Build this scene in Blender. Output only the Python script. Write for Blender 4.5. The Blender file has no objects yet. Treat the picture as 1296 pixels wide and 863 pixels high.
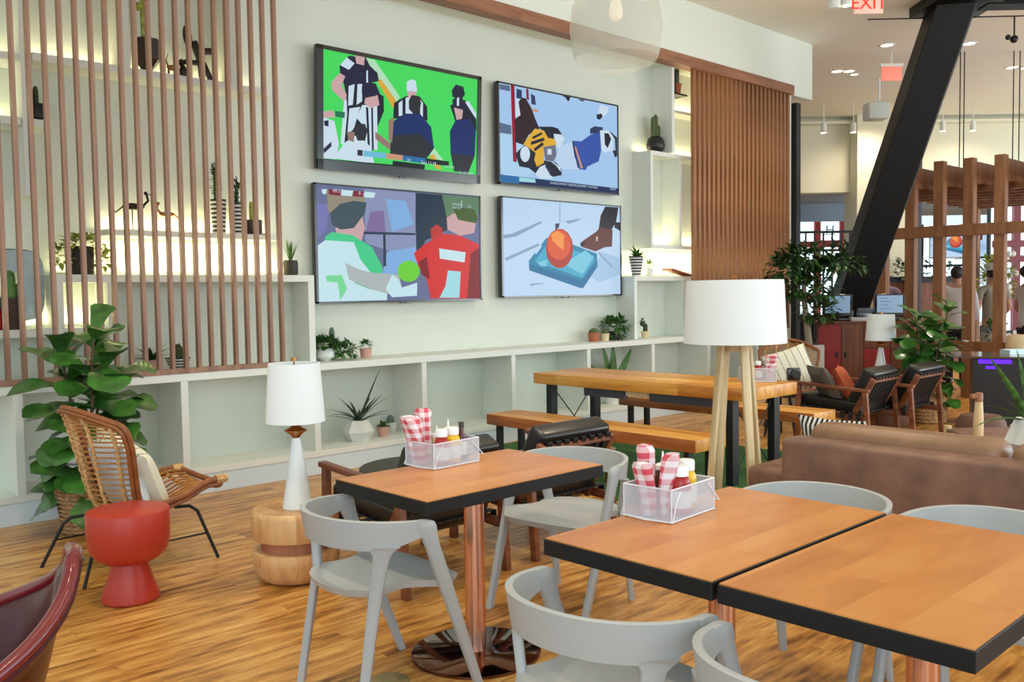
import bpy, bmesh, math, random
from mathutils import Vector, Matrix, Euler
from math import sin, cos, pi, radians as R
random.seed(7)
C = bpy.context.scene.collection
V = Vector

# ------------------------------------------------------------------ colour and materials
def lin(c):
    out = []
    for x in c[:3]:
        x = x / 255.0
        out.append(x / 12.92 if x <= .04045 else ((x + .055) / 1.055) ** 2.4)
    return tuple(out) + (1.0,)

MATS = {}
def mat(name, col, rough=.5, metal=0.0, spec=.5, emit=0.0, bump=0.0, bscale=40.0, coat=0.0, trans=0.0, var=0.0, vscale=4.0):
    if name in MATS: return MATS[name]
    m = bpy.data.materials.new(name); m.use_nodes = True
    nt = m.node_tree; b = nt.nodes['Principled BSDF']
    b.inputs['Base Color'].default_value = lin(col)
    b.inputs['Roughness'].default_value = rough
    b.inputs['Metallic'].default_value = metal
    b.inputs['Specular IOR Level'].default_value = spec
    b.inputs['Coat Weight'].default_value = coat
    if coat: b.inputs['Coat Roughness'].default_value = .12
    if trans: b.inputs['Transmission Weight'].default_value = trans
    if emit:
        b.inputs['Emission Color'].default_value = lin(col)
        b.inputs['Emission Strength'].default_value = emit
    if bump or var:
        tc = nt.nodes.new('ShaderNodeTexCoord')
        nz = nt.nodes.new('ShaderNodeTexNoise'); nz.inputs['Scale'].default_value = bscale; nz.inputs['Detail'].default_value = 4
        nt.links.new(tc.outputs['Object'], nz.inputs['Vector'])
        if bump:
            bp = nt.nodes.new('ShaderNodeBump'); bp.inputs['Strength'].default_value = bump; bp.inputs['Distance'].default_value = .01
            nt.links.new(nz.outputs['Fac'], bp.inputs['Height']); nt.links.new(bp.outputs['Normal'], b.inputs['Normal'])
        if var:
            n2 = nt.nodes.new('ShaderNodeTexNoise'); n2.inputs['Scale'].default_value = vscale; n2.inputs['Detail'].default_value = 3
            nt.links.new(tc.outputs['Object'], n2.inputs['Vector'])
            r = nt.nodes.new('ShaderNodeValToRGB')
            a = [max(0, min(255, x * (1 - var))) for x in col]; c2 = [max(0, min(255, x * (1 + var * .8))) for x in col]
            r.color_ramp.elements[0].position = .3; r.color_ramp.elements[0].color = lin(a)
            r.color_ramp.elements[1].position = .7; r.color_ramp.elements[1].color = lin(c2)
            nt.links.new(n2.outputs['Fac'], r.inputs['Fac']); nt.links.new(r.outputs['Color'], b.inputs['Base Color'])
    MATS[name] = m
    return m

def wood(name, dark, mid, light, axis='X', plank=(1.2, .12), grain=18.0, rough=.4, coat=0.0, tint=.25, seam=True, contrast=1.0, gx=1.4):
    """planks run along axis; random tint per plank and stretched grain"""
    m = bpy.data.materials.new(name); m.use_nodes = True
    nt = m.node_tree; N = nt.nodes; L = nt.links; b = N['Principled BSDF']
    b.inputs['Roughness'].default_value = rough; b.inputs['Coat Weight'].default_value = coat
    tc = N.new('ShaderNodeTexCoord'); sep = N.new('ShaderNodeSeparateXYZ'); L.new(tc.outputs['Object'], sep.inputs[0])
    com = N.new('ShaderNodeCombineXYZ')
    o = {'X': ('X', 'Y', 'Z'), 'Y': ('Y', 'X', 'Z'), 'Z': ('Z', 'X', 'Y')}[axis]
    for i, a in enumerate(o): L.new(sep.outputs[a], com.inputs[i])
    br = N.new('ShaderNodeTexBrick'); L.new(com.outputs[0], br.inputs['Vector'])
    br.inputs['Scale'].default_value = 1; br.inputs['Brick Width'].default_value = plank[0]; br.inputs['Row Height'].default_value = plank[1]
    br.inputs['Mortar Size'].default_value = .0012 if seam else 0; br.inputs['Color1'].default_value = (0, 0, 0, 1); br.inputs['Color2'].default_value = (1, 1, 1, 1)
    br.inputs['Mortar'].default_value = (.25, .25, .25, 1); br.offset = .37
    mp = N.new('ShaderNodeMapping'); mp.inputs['Scale'].default_value = (gx, grain, grain); L.new(com.outputs[0], mp.inputs[0])
    # shift the grain from plank to plank
    add = N.new('ShaderNodeVectorMath'); add.operation = 'ADD'; sc = N.new('ShaderNodeVectorMath'); sc.operation = 'SCALE'; sc.inputs[3].default_value = 9
    L.new(br.outputs['Color'], sc.inputs[0]); L.new(mp.outputs[0], add.inputs[0]); L.new(sc.outputs[0], add.inputs[1])
    nz = N.new('ShaderNodeTexNoise'); nz.inputs['Scale'].default_value = 1; nz.inputs['Detail'].default_value = 5; nz.inputs['Roughness'].default_value = .62
    L.new(add.outputs[0], nz.inputs['Vector'])
    mx = N.new('ShaderNodeMath'); mx.operation = 'MULTIPLY_ADD'; L.new(br.outputs['Color'], mx.inputs[0]); mx.inputs[1].default_value = tint; 
    L.new(nz.outputs['Fac'], mx.inputs[2])
    r = N.new('ShaderNodeValToRGB'); e = r.color_ramp.elements
    c0 = .5 + tint * .5
    e[0].position = max(0, c0 - .2 / contrast); e[0].color = lin(dark); e[1].position = min(1, c0 + .22 / contrast); e[1].color = lin(light)
    k = e.new(c0); k.color = lin(mid)
    L.new(mx.outputs[0], r.inputs['Fac']); L.new(r.outputs['Color'], b.inputs['Base Color'])
    return m

def two_tone(name, a, c, kind='stripe', axis='X', scale=10, duty=.5, rough=.8, offset=0.0):
    """stripe along an axis, or a gingham check"""
    m = bpy.data.materials.new(name); m.use_nodes = True
    nt = m.node_tree; N = nt.nodes; L = nt.links; b = N['Principled BSDF']; b.inputs['Roughness'].default_value = rough
    tc = N.new('ShaderNodeTexCoord'); sep = N.new('ShaderNodeSeparateXYZ'); L.new(tc.outputs['Object'], sep.inputs[0])
    def band(ax):
        ml = N.new('ShaderNodeMath'); ml.operation = 'MULTIPLY_ADD'; ml.inputs[1].default_value = scale; ml.inputs[2].default_value = 100 + offset; L.new(sep.outputs[ax], ml.inputs[0])
        fr = N.new('ShaderNodeMath'); fr.operation = 'FRACT'; L.new(ml.outputs[0], fr.inputs[0])
        gt = N.new('ShaderNodeMath'); gt.operation = 'GREATER_THAN'; gt.inputs[1].default_value = duty; L.new(fr.outputs[0], gt.inputs[0])
        return gt
    mix = N.new('ShaderNodeMix'); mix.data_type = 'RGBA'
    mix.inputs[6].default_value = lin(a); mix.inputs[7].default_value = lin(c)
    if kind == 'stripe':
        L.new(band(axis).outputs[0], mix.inputs[0])
    else:
        s = N.new('ShaderNodeMath'); s.operation = 'ADD'; L.new(band(kind[0]).outputs[0], s.inputs[0]); L.new(band(kind[1]).outputs[0], s.inputs[1])
        h = N.new('ShaderNodeMath'); h.operation = 'MULTIPLY'; h.inputs[1].default_value = .5; L.new(s.outputs[0], h.inputs[0]); L.new(h.outputs[0], mix.inputs[0])
    L.new(mix.outputs[2], b.inputs['Base Color'])
    MATS[name] = m
    return m

def seethrough(name, col, alpha, rough=.4):
    m = bpy.data.materials.new(name); m.use_nodes = True
    nt = m.node_tree; b = nt.nodes['Principled BSDF']
    b.inputs['Base Color'].default_value = lin(col); b.inputs['Roughness'].default_value = rough; b.inputs['Alpha'].default_value = alpha
    MATS[name] = m
    return m

# ------------------------------------------------------------------ mesh builder
class B:
    def __init__(s): s.bm = bmesh.new()
    def _fin(s, faces, m):
        for f in faces: f.material_index = m
        return faces
    def add(s, tmp, M=None, m=None):
        if M is not None: bmesh.ops.transform(tmp, matrix=M, verts=tmp.verts)
        mp = {v: s.bm.verts.new(v.co) for v in tmp.verts}
        for f in tmp.faces:
            try:
                nf = s.bm.faces.new([mp[v] for v in f.verts]); nf.material_index = f.material_index if m is None else m
            except ValueError: pass
        tmp.free(); return s
    def box(s, x0, x1, y0, y1, z0, z1, m=0, bev=0.0, seg=2, M=None):
        t = bmesh.new(); bmesh.ops.create_cube(t, size=1)
        for v in t.verts: v.co = V((x0 + (v.co.x + .5) * (x1 - x0), y0 + (v.co.y + .5) * (y1 - y0), z0 + (v.co.z + .5) * (z1 - z0)))
        if bev: bmesh.ops.bevel(t, geom=t.edges[:], offset=bev, segments=seg, profile=.5, affect='EDGES')
        return s.add(t, M, m)
    def bar(s, p, q, w, h, m=0, up=(0, 0, 1), bev=0.0, w2=None, h2=None):
        """bar from p to q; w across, h along up; may taper"""
        p, q = V(p), V(q); d = (q - p); L = d.length; d.normalize()
        up = V(up); sd = d.cross(up)
        if sd.length < 1e-4: sd = d.cross(V((1, 0, 0)))
        sd.normalize(); u = sd.cross(d).normalized()
        t = bmesh.new(); w2 = w if w2 is None else w2; h2 = h if h2 is None else h2
        vs = []
        for (c, ww, hh) in ((p, w, h), (q, w2, h2)):
            vs.append([t.verts.new(c + sd * a * ww / 2 + u * b_ * hh / 2) for a, b_ in ((-1, -1), (1, -1), (1, 1), (-1, 1))])
        t.faces.new(vs[0][::-1]); t.faces.new(vs[1])
        for i in range(4): t.faces.new([vs[0][i], vs[0][(i + 1) % 4], vs[1][(i + 1) % 4], vs[1][i]])
        if bev: bmesh.ops.bevel(t, geom=t.edges[:], offset=bev, segments=2, profile=.5, affect='EDGES')
        return s.add(t, None, m)
    def tube(s, pts, r, seg=8, m=0, closed=False, rr=None):
        pts = [V(p) for p in pts]; n = len(pts); rings = []; prev = None
        for i, p in enumerate(pts):
            a = pts[(i - 1) % n] if (closed or i) else pts[0]; c = pts[(i + 1) % n] if (closed or i < n - 1) else pts[-1]
            d = (c - a)
            if d.length < 1e-9: d = V((0, 0, 1))
            d.normalize()
            if prev is None:
                u = d.orthogonal().normalized()
            else:
                u = prev - d * prev.dot(d)
                u = u.normalized() if u.length > 1e-6 else d.orthogonal().normalized()
            prev = u; w = d.cross(u); rad = rr[i] if rr else r
            rings.append([s.bm.verts.new(p + u * cos(2 * pi * k / seg) * rad + w * sin(2 * pi * k / seg) * rad) for k in range(seg)])
        fs = []
        for i in range(n if closed else n - 1):
            a, c = rings[i], rings[(i + 1) % n]
            for k in range(seg): fs.append(s.bm.faces.new([a[k], a[(k + 1) % seg], c[(k + 1) % seg], c[k]]))
        if not closed: fs.append(s.bm.faces.new(rings[0][::-1])); fs.append(s.bm.faces.new(rings[-1]))
        s._fin(fs, m); return s
    def lathe(s, prof, seg=24, m=0, c=(0, 0, 0), mats=None, cap=True, jit=None, M=None):
        t = bmesh.new(); rings = []
        for j, (r, z) in enumerate(prof):
            rings.append([t.verts.new(V((r * (jit(k, j) if jit else 1) * cos(2 * pi * k / seg), r * (jit(k, j) if jit else 1) * sin(2 * pi * k / seg), z)) + V(c)) for k in range(seg)])
        for j in range(len(rings) - 1):
            for k in range(seg):
                f = t.faces.new([rings[j][k], rings[j][(k + 1) % seg], rings[j + 1][(k + 1) % seg], rings[j + 1][k]]); f.material_index = mats[j] if mats else m
        if cap:
            if prof[0][0] > 1e-5: t.faces.new(rings[0][::-1]).material_index = mats[0] if mats else m
            if prof[-1][0] > 1e-5: t.faces.new(rings[-1]).material_index = mats[-1] if mats else m
        return s.add(t, M)
    def prism(s, pts, z0, z1, m=0, M=None, bev=0.0):
        """outline in xy lifted from z0 to z1"""
        t = bmesh.new()
        a = [t.verts.new((x, y, z0)) for x, y in pts]; c = [t.verts.new((x, y, z1)) for x, y in pts]
        t.faces.new(a[::-1]); t.faces.new(c); n = len(pts)
        for i in range(n): t.faces.new([a[i], a[(i + 1) % n], c[(i + 1) % n], c[i]])
        if bev: bmesh.ops.bevel(t, geom=t.edges[:], offset=bev, segments=2, profile=.5, affect='EDGES')
        return s.add(t, M, m)
    def poly(s, pts, m=0):
        f = s.bm.faces.new([s.bm.verts.new(p) for p in pts]); f.material_index = m; return s
    def grid(s, fn, nu, nv, m=0, thick=0.0, cu=False, cv=False, mf=None):
        """surface fn(u,v); with thick a closed shell"""
        P = [[V(fn(i / (nu if cu else nu - 1 or 1), j / (nv if cv else nv - 1 or 1))) for j in range(nv)] for i in range(nu)]
        def nrm(i, j):
            a = P[(i + 1) % nu if cu else min(i + 1, nu - 1)][j] - P[(i - 1) % nu if cu else max(i - 1, 0)][j]
            c = P[i][(j + 1) % nv if cv else min(j + 1, nv - 1)] - P[i][(j - 1) % nv if cv else max(j - 1, 0)]
            n = a.cross(c); return n.normalized() if n.length > 1e-12 else V((0, 0, 1))
        A = [[s.bm.verts.new(P[i][j]) for j in range(nv)] for i in range(nu)]
        fs = []
        IU = range(nu if cu else nu - 1); IV = range(nv if cv else nv - 1)
        def q(T, i, j, flip=False):
            v = [T[i][j], T[(i + 1) % nu][j], T[(i + 1) % nu][(j + 1) % nv], T[i][(j + 1) % nv]]
            if flip: v = v[::-1]
            try: f = s.bm.faces.new(v)
            except ValueError: return
            f.material_index = mf(i / nu, j / nv) if mf else m
        for i in IU:
            for j in IV: q(A, i, j)
        if thick:
            Bv = [[s.bm.verts.new(P[i][j] - nrm(i, j) * thick) for j in range(nv)] for i in range(nu)]
            for i in IU:
                for j in IV: q(Bv, i, j, True)
            def side(l1, l2):
                for k in range(len(l1) - 1):
                    try: self_f = s.bm.faces.new([l1[k], l2[k], l2[k + 1], l1[k + 1]]); self_f.material_index = m
                    except ValueError: pass
            if not cu:
                side(A[0], Bv[0]); side(A[-1], Bv[-1])
            if not cv:
                side([A[i][0] for i in range(nu)], [Bv[i][0] for i in range(nu)]); side([A[i][-1] for i in range(nu)], [Bv[i][-1] for i in range(nu)])
        return s
    def ball(s, c, r, m=0, seg=12, rings=8, M=None):
        r = (r, r, r) if not hasattr(r, '__len__') else r
        t = bmesh.new(); bmesh.ops.create_uvsphere(t, u_segments=seg, v_segments=rings, radius=1)
        for v in t.verts: v.co = V((c[0] + v.co.x * r[0], c[1] + v.co.y * r[1], c[2] + v.co.z * r[2]))
        return s.add(t, M, m)
    def pillow(s, w, h, t, M=None, m=0, n=13, pinch=.06):
        """soft cushion lying in xy"""
        def f(side):
            def g(u, v):
                x, y = u * 2 - 1, v * 2 - 1
                e = max(0, (1 - x ** 4) * (1 - y ** 4)) ** .5
                return (x * w / 2 * (1 - pinch * (1 - y * y) * abs(x) ** 3 * 1), y * h / 2 * (1 - pinch * (1 - x * x) * abs(y) ** 3), side * t / 2 * e)
            return g
        t1 = B(); t1.grid(f(1), n, n, m); t1.grid(f(-1), n, n, m)
        bmesh.ops.remove_doubles(t1.bm, verts=t1.bm.verts, dist=1e-4)
        return s.add(t1.bm, M, m)
    def text(s, body, size, M, m=0, extrude=0.0):
        cu = bpy.data.curves.new('txt', 'FONT'); cu.body = body; cu.size = size; cu.extrude = extrude; cu.align_x = 'CENTER'; cu.align_y = 'CENTER'; cu.resolution_u = 2
        ob = bpy.data.objects.new('txt', cu); C.objects.link(ob); bpy.context.view_layer.update()
        me = bpy.data.meshes.new_from_object(ob.evaluated_get(bpy.context.evaluated_depsgraph_get()))
        t = bmesh.new(); t.from_mesh(me); s.add(t, M, m)
        bpy.data.objects.remove(ob); bpy.data.curves.remove(cu); bpy.data.meshes.remove(me); return s
    def build(s, name, mats, parent=None, smooth=True, ang=40, loc=None, norm=True):
        bm = s.bm
        if norm: bmesh.ops.recalc_face_normals(bm, faces=bm.faces)
        if smooth:
            for f in bm.faces: f.smooth = True
            for e in bm.edges:
                if len(e.link_faces) == 2 and e.calc_face_angle(0) > R(ang): e.smooth = False
        me = bpy.data.meshes.new(name); bm.to_mesh(me); bm.free()
        for x in (mats if isinstance(mats, (list, tuple)) else [mats]): me.materials.append(x)
        o = bpy.data.objects.new(name, me); C.objects.link(o)
        if parent is not None: o.parent = parent
        if loc is not None: o.location = loc
        return o

def thing(name, label, cat, loc=(0, 0, 0), rz=0.0, group=None):
    o = bpy.data.objects.new(name, None); C.objects.link(o); o.empty_display_size = .05
    o.location = loc; o.rotation_euler = (0, 0, rz); o['label'] = label; o['category'] = cat
    if group: o['group'] = group
    return o
def tag(o, label, cat, group=None, kind=None):
    o['label'] = label; o['category'] = cat
    if group: o['group'] = group
    if kind: o['kind'] = kind
    return o
def struct(o, label=None):
    o['kind'] = 'structure'
    if label: o['label'] = label
    return o
def dup(root, loc, rz, label, name=None):
    """copy of a thing with its parts and sub-parts"""
    r = root.copy(); C.objects.link(r); r.location = loc; r.rotation_euler = (0, 0, rz); r['label'] = label
    def rec(a, b):
        for ch in [o for o in bpy.data.objects if o.parent == a]:
            c = ch.copy(); C.objects.link(c); c.parent = b; rec(ch, c)
    rec(root, r)
    return r
def T(x, y, z, rz=0.0, rx=0.0, ry=0.0, s=1.0):
    return Matrix.Translation((x, y, z)) @ Euler((rx, ry, rz)).to_matrix().to_4x4() @ Matrix.Scale(s, 4)
# the far facade and its furniture stand on a floor grid turned 43.4 degrees to this wall: d metres towards it, u metres along it
GA = R(-43.43)
def site(d, u, z=0.0): return (d * .6875 + u * .7262, d * .7262 - u * .6875, z)
WORLD, WIN, WIN2, CEIL_FILL, SPOT, LED, EXPO = 1.12, 150, 200, 400, 150, .44, .08
# ------------------------------------------------------------------ materials in use
white_paint = mat('white_paint', (226, 229, 222), .55, bump=.03, bscale=60)
wall_paint = mat('wall_paint', (219, 225, 213), .6, bump=.04, bscale=25, var=.012, vscale=1.5)
shelf_paint = mat('shelf_paint', (228, 232, 224), .5)
kick_paint = mat('kick_paint', (212, 226, 232), .55)
ceil_paint = mat('ceiling_paint', (240, 238, 226), .8)
soffit_paint = mat('soffit_paint', (230, 236, 224), .7)
cream_paint = mat('cream_paint', (226, 222, 198), .7)
floor_wood = wood('floor_bamboo', (120, 72, 26), (196, 136, 64), (228, 178, 102), 'X', (1.3, .125), 22, rough=.34, tint=.10, contrast=1.1, gx=3.2)
table_wood = wood('maple_top', (180, 106, 46), (206, 134, 66), (220, 156, 88), 'X', (.55, .14), 5, rough=.32, tint=.16, seam=False, contrast=.75)
slat_wood = wood('slat_wood', (128, 92, 74), (154, 116, 94), (170, 132, 108), 'Z', (9, 9), 22, rough=.5, tint=0, seam=False)
slat_wood2 = wood('slat_wood_red', (112, 70, 40), (142, 92, 56), (166, 114, 74), 'Z', (9, 9), 22, rough=.45, tint=0, seam=False)
beam_wood = wood('beam_wood', (130, 84, 58), (152, 102, 72), (170, 120, 88), 'X', (2.4, 9), 14, rough=.5, tint=.1, seam=False)
butcher = wood('butcher_block', (176, 104, 30), (212, 146, 56), (232, 176, 88), 'Y', (1.3, .045), 14, rough=.38, tint=.2, seam=False)
butcher_end = wood('bench_side', (120, 62, 24), (166, 92, 40), (196, 124, 62), 'Y', (1.6, .3), 12, rough=.4, tint=.1, seam=False)
walnut = wood('walnut', (92, 50, 30), (128, 74, 46), (152, 94, 62), 'X', (9, 9), 16, rough=.4, tint=0, seam=False)
ash = wood('pale_ash', (196, 166, 116), (218, 192, 146), (232, 212, 172), 'Z', (9, 9), 16, rough=.5, tint=0, seam=False)
stump_wood = wood('stump_wood', (186, 130, 78), (214, 164, 108), (232, 190, 138), 'Z', (9, .11), 9, rough=.45, tint=.2, seam=False)
stump_mid = wood('stump_neck', (150, 90, 60), (172, 110, 76), (186, 126, 92), 'Z', (9, 9), 10, rough=.5, tint=0, seam=False)
post_wood = wood('pergola_wood', (112, 72, 44), (134, 90, 58), (152, 106, 72), 'Z', (9, 9), 12, rough=.55, tint=0, seam=False)
kiosk_wood = wood('kiosk_wood', (92, 50, 30), (120, 68, 40), (142, 86, 54), 'Z', (9, 9), 14, rough=.45, tint=0, seam=False)
grey_plastic = mat('grey_plastic', (176, 178, 178), .42)
black_edge = mat('black_edge', (20, 19, 19), .5, spec=.35)
black_metal = mat('black_metal', (30, 32, 36), .45, metal=.3)
charcoal = mat('charcoal_steel', (58, 62, 70), .5)
copper = mat('brushed_copper', (228, 176, 152), .24, metal=1)
bronze = mat('dark_bronze_plate', (120, 84, 66), .08, metal=1)
brass = mat('brass', (176, 122, 74), .3, metal=1)
red_glaze = mat('red_ceramic', (182, 52, 36), .38)
burg = mat('burgundy_leather', (70, 10, 16), .3, spec=.3, coat=.15, bump=.05, bscale=80)
piping = mat('burgundy_piping', (116, 26, 32), .25, coat=.4)
rattan = mat('rattan', (176, 120, 62), .55, bump=.3, bscale=90, var=.18, vscale=30)
rattan_d = mat('rattan_hoop', (142, 82, 42), .45, var=.12, vscale=20)
rattan_l = mat('rattan_binding', (206, 164, 108), .6, bump=.5, bscale=140, var=.15, vscale=50)
basket_m = mat('basket_weave', (176, 134, 92), .8, bump=1.0, bscale=60, var=.25, vscale=35)
linen = mat('lampshade_linen', (240, 244, 244), .9, spec=.1)
lamp_white = mat('lamp_gloss', (236, 242, 242), .25)
blackleather = mat('black_leather', (20, 18, 17), .33, coat=.15, bump=.08, bscale=70)
strap_m = mat('black_strap', (26, 24, 24), .6)
sofa_leather = mat('sofa_leather', (128, 94, 78), .5, bump=.06, bscale=30, var=.13, vscale=7)
sofa_top = mat('sofa_cushion_leather', (142, 106, 78), .42, bump=.06, bscale=30, var=.09, vscale=7)
turf = mat('green_turf', (66, 112, 56), .95, bump=.8, bscale=300, var=.2, vscale=60)
leaf_f = mat('fiddle_leaf', (58, 104, 40), .3, coat=.3, var=.35, vscale=7)
leaf_d = mat('dark_leaf', (34, 74, 34), .4, var=.3, vscale=14)
leaf_m = mat('mid_leaf', (70, 112, 48), .5, var=.3, vscale=20)
leaf_l = mat('light_leaf', (128, 160, 74), .45, var=.3, vscale=12)
leaf_y = mat('yellow_leaf', (150, 160, 70), .5, var=.3, vscale=20)
snake_m = mat('snake_leaf', (44, 70, 50), .45, var=.3, vscale=50)
cactus_m = mat('cactus_green', (86, 100, 62), .7, bump=.5, bscale=200)
cactus_d = mat('cactus_dark', (62, 74, 44), .7, bump=.5, bscale=200)
cactus_b = mat('cactus_blue', (92, 112, 102), .7, bump=.4, bscale=200)
stem_m = mat('plant_stem', (96, 76, 50), .8)
soil = mat('soil', (60, 46, 36), .95, bump=.5, bscale=120)
pot_white = mat('pot_white', (226, 228, 222), .4)
pot_grey = mat('pot_pale_grey', (200, 204, 196), .6)
pot_pink = mat('pot_pink', (206, 158, 142), .6)
pot_terra = mat('pot_terracotta', (176, 100, 66), .7)
pot_cream = mat('pot_cream', (222, 204, 164), .6)
pot_dark = mat('pot_dark', (48, 40, 34), .5, bump=.4, bscale=60)
pot_brown = mat('pot_brown', (64, 46, 38), .35)
pot_olive = mat('pot_olive', (74, 70, 56), .4)
ink = mat('black_glaze', (30, 28, 28), .4)
dark_bronze = mat('figurine_bronze', (44, 32, 26), .35, metal=.4)
gold = mat('figurine_gold', (150, 112, 64), .35, metal=.8)
silver = mat('hammered_glass', (170, 186, 190), .25, metal=.3, bump=.8, bscale=60)
red_lacq = mat('red_door', (158, 34, 22), .4)
tv_black = mat('tv_black', (16, 17, 20), .2, coat=.5)
concrete = mat('planter_grey', (176, 174, 168), .8, bump=.1, bscale=40)
glass_m = mat('glass', (235, 245, 245), .03, trans=1.0)
gingham = two_tone('gingham', (238, 230, 234), (208, 78, 92), 'YZ', scale=26, duty=.5)
pillow_stripe = two_tone('pillow_stripe', (236, 234, 214), (34, 32, 36), 'stripe', 'X', 13, .93)
pillow_bw = two_tone('pillow_black_white', (226, 224, 214), (40, 40, 42), 'stripe', 'X', 34, .5)
cloth_blue = mat('pale_cushion', (206, 216, 226), .85)
cloth_grey = mat('grey_cushion', (96, 88, 78), .9)
cloth_orange = mat('orange_cushion', (176, 82, 48), .9)
caddy_mesh = seethrough('caddy_mesh', (222, 224, 234), .32)
globe_mesh = seethrough('globe_mesh', (206, 206, 192), .45, .9)
caddy_wire = mat('caddy_wire', (226, 228, 236), .35)
ketchup = mat('ketchup', (168, 30, 18), .25)
mustard = mat('mustard', (232, 190, 40), .3)
sauce = mat('brown_sauce', (86, 38, 22), .2)
cap_white = mat('bottle_cap', (240, 242, 240), .35)
cap_dark = mat('bottle_cap_dark', (60, 56, 50), .4)
lab_w = mat('bottle_label', (226, 236, 230), .5)
lab_g = mat('bottle_label_green', (120, 160, 140), .5)

# ------------------------------------------------------------------ camera
cam = bpy.data.cameras.new('camera'); co = bpy.data.objects.new('camera', cam); C.objects.link(co)
ri = V((.72553551, -.68803029, -.01457906)); dn = V((-.04695151, -.02835322, -.99849469)); fw = V((.68658122, .72512787, -.05287533))
Mc = Matrix((ri, -dn, -fw)).transposed().to_4x4(); Mc.translation = V((0, 0, 1.47)); co.matrix_world = Mc
cam.sensor_width = 36; cam.lens = 1154.84 / 1296 * 36; cam.clip_end = 200; cam.clip_start = .05
bpy.context.scene.camera = co

# ------------------------------------------------------------------ room shell
WY = 6.95
struct(B().box(-4, 40, -7, 40, -.1, 0).build('floor', floor_wood, smooth=False), 'strand bamboo plank floor')
struct(B().box(-3.2, 26, -3.5, 30, 4.88, 5.0).build('ceiling', ceil_paint, smooth=False), 'cream painted ceiling')
struct(B().box(-4, 11.5, WY, WY + .3, 0, 4.88).build('wall_back', wall_paint, smooth=False), 'pale wall behind the televisions')
struct(B().box(-4, 12.04, 6.5, WY, 4.23, 4.88).box(-4, 12.04, 6.62, WY, 4.17, 4.23).box(11.5, 12.04, 6.5, 6.62, 4.11, 4.23).build('trim_soffit', soffit_paint, smooth=False), 'white boxed soffit above the shelves')
struct(B().box(-4, 11.5, 6.47, 6.62, 4.11, 4.235).build('trim_beam', beam_wood, smooth=False), 'brown timber beam under the white soffit')
struct(B().box(11.4, 11.5, 6.52, WY, 0, 4.17).build('trim_post', shelf_paint, smooth=False), 'white end post beside the right slat screen')
struct(B().box(12.0, 12.12, 6.72, 6.82, 0, 4.11).build('trim_mullion', black_metal, smooth=False), 'dark steel post beyond the shelf wall')

# low shelf run
low = thing('low_shelf', 'long low white cubby shelf running under the televisions', 'shelf', (1.3, 6.5, 0))
def panel(name, x0, x1, y0, y1, z0, z1, par, org, m=None):
    return B().box(x0 - org[0], x1 - org[0], y0 - org[1], y1 - org[1], z0, z1, bev=.002, seg=1).build(name, m or shelf_paint, par, smooth=False)
o_ = (1.3, 6.5)
panel('top_panel', 1.3, 11.4, 6.5, WY, .855, .912, low, o_)
panel('bottom_panel', 1.3, 11.4, 6.5, WY, .148, .195, low, o_)
panel('kick_board', 1.3, 11.4, 6.508, 6.54, 0, .148, low, o_, kick_paint)
for i in range(9):
    x = 1.70 + i * 1.112
    panel('divider', x, x + .055, 6.503, WY, .195, .855, low, o_)

UF = 6.68
cub = thing('cube_shelf', 'white cubby shelf behind the left slats, snake plant on its end', 'shelf', (1.4, UF, 0))
o_ = (1.4, UF)
panel('top_panel', 2.03, 4.06, UF, WY, 1.585, 1.64, cub, o_)
panel('side_panel', 4.0, 4.06, UF, WY, .912, 1.585, cub, o_)
panel('divider', 2.38, 2.43, UF, WY, .912, 1.585, cub, o_)
panel('divider', 2.03, 2.085, UF, WY, 1.27, 1.585, cub, o_)
panel('middle_panel', 1.2, 2.38, UF, WY, 1.215, 1.27, cub, o_)
fl = thing('floating_shelf', 'thin white floating shelf behind the left slats holding bird figurines', 'shelf', (2.4, UF, 1.9), 0, 'white wall shelves behind the left slats')
B().box(0, 1.38, 0, WY - UF, 0.02, .062, bev=.002, seg=1).build('shelf_board', shelf_paint, fl, smooth=False)
up = thing('upper_shelf', 'high white wall shelf behind the left slats with uprights above it', 'shelf', (1.2, UF, 3.0), 0, 'white wall shelves behind the left slats')
B().box(.75, 2.5, 0, WY - UF, .07, .122, bev=.002, seg=1).build('shelf_board', shelf_paint, up, smooth=False)
B().box(0, .67, 0, WY - UF, .05, .10, bev=.002, seg=1).build('shelf_board', shelf_paint, up, smooth=False)
B().box(.67, .725, -.02, WY - UF, -.84, 1.17, bev=.002, seg=1).build('upright', shelf_paint, up, smooth=False)
for x in (1.33, 2.17): B().box(x, x + .07, 0, WY - UF, .122, 1.17, bev=.002, seg=1).build('upright', shelf_paint, up, smooth=False)
sm = thing('small_shelf', 'short white wall shelf behind the left slats under a small dark pot', 'shelf', (1.2, UF, 2.63), 0, 'white wall shelves behind the left slats')
B().box(0, .665, 0, WY - UF, 0, .05, bev=.002, seg=1).box(.73, .86, 0, WY - UF, 0, .05, bev=.002, seg=1).build('shelf_board', shelf_paint, sm, smooth=False)

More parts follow.
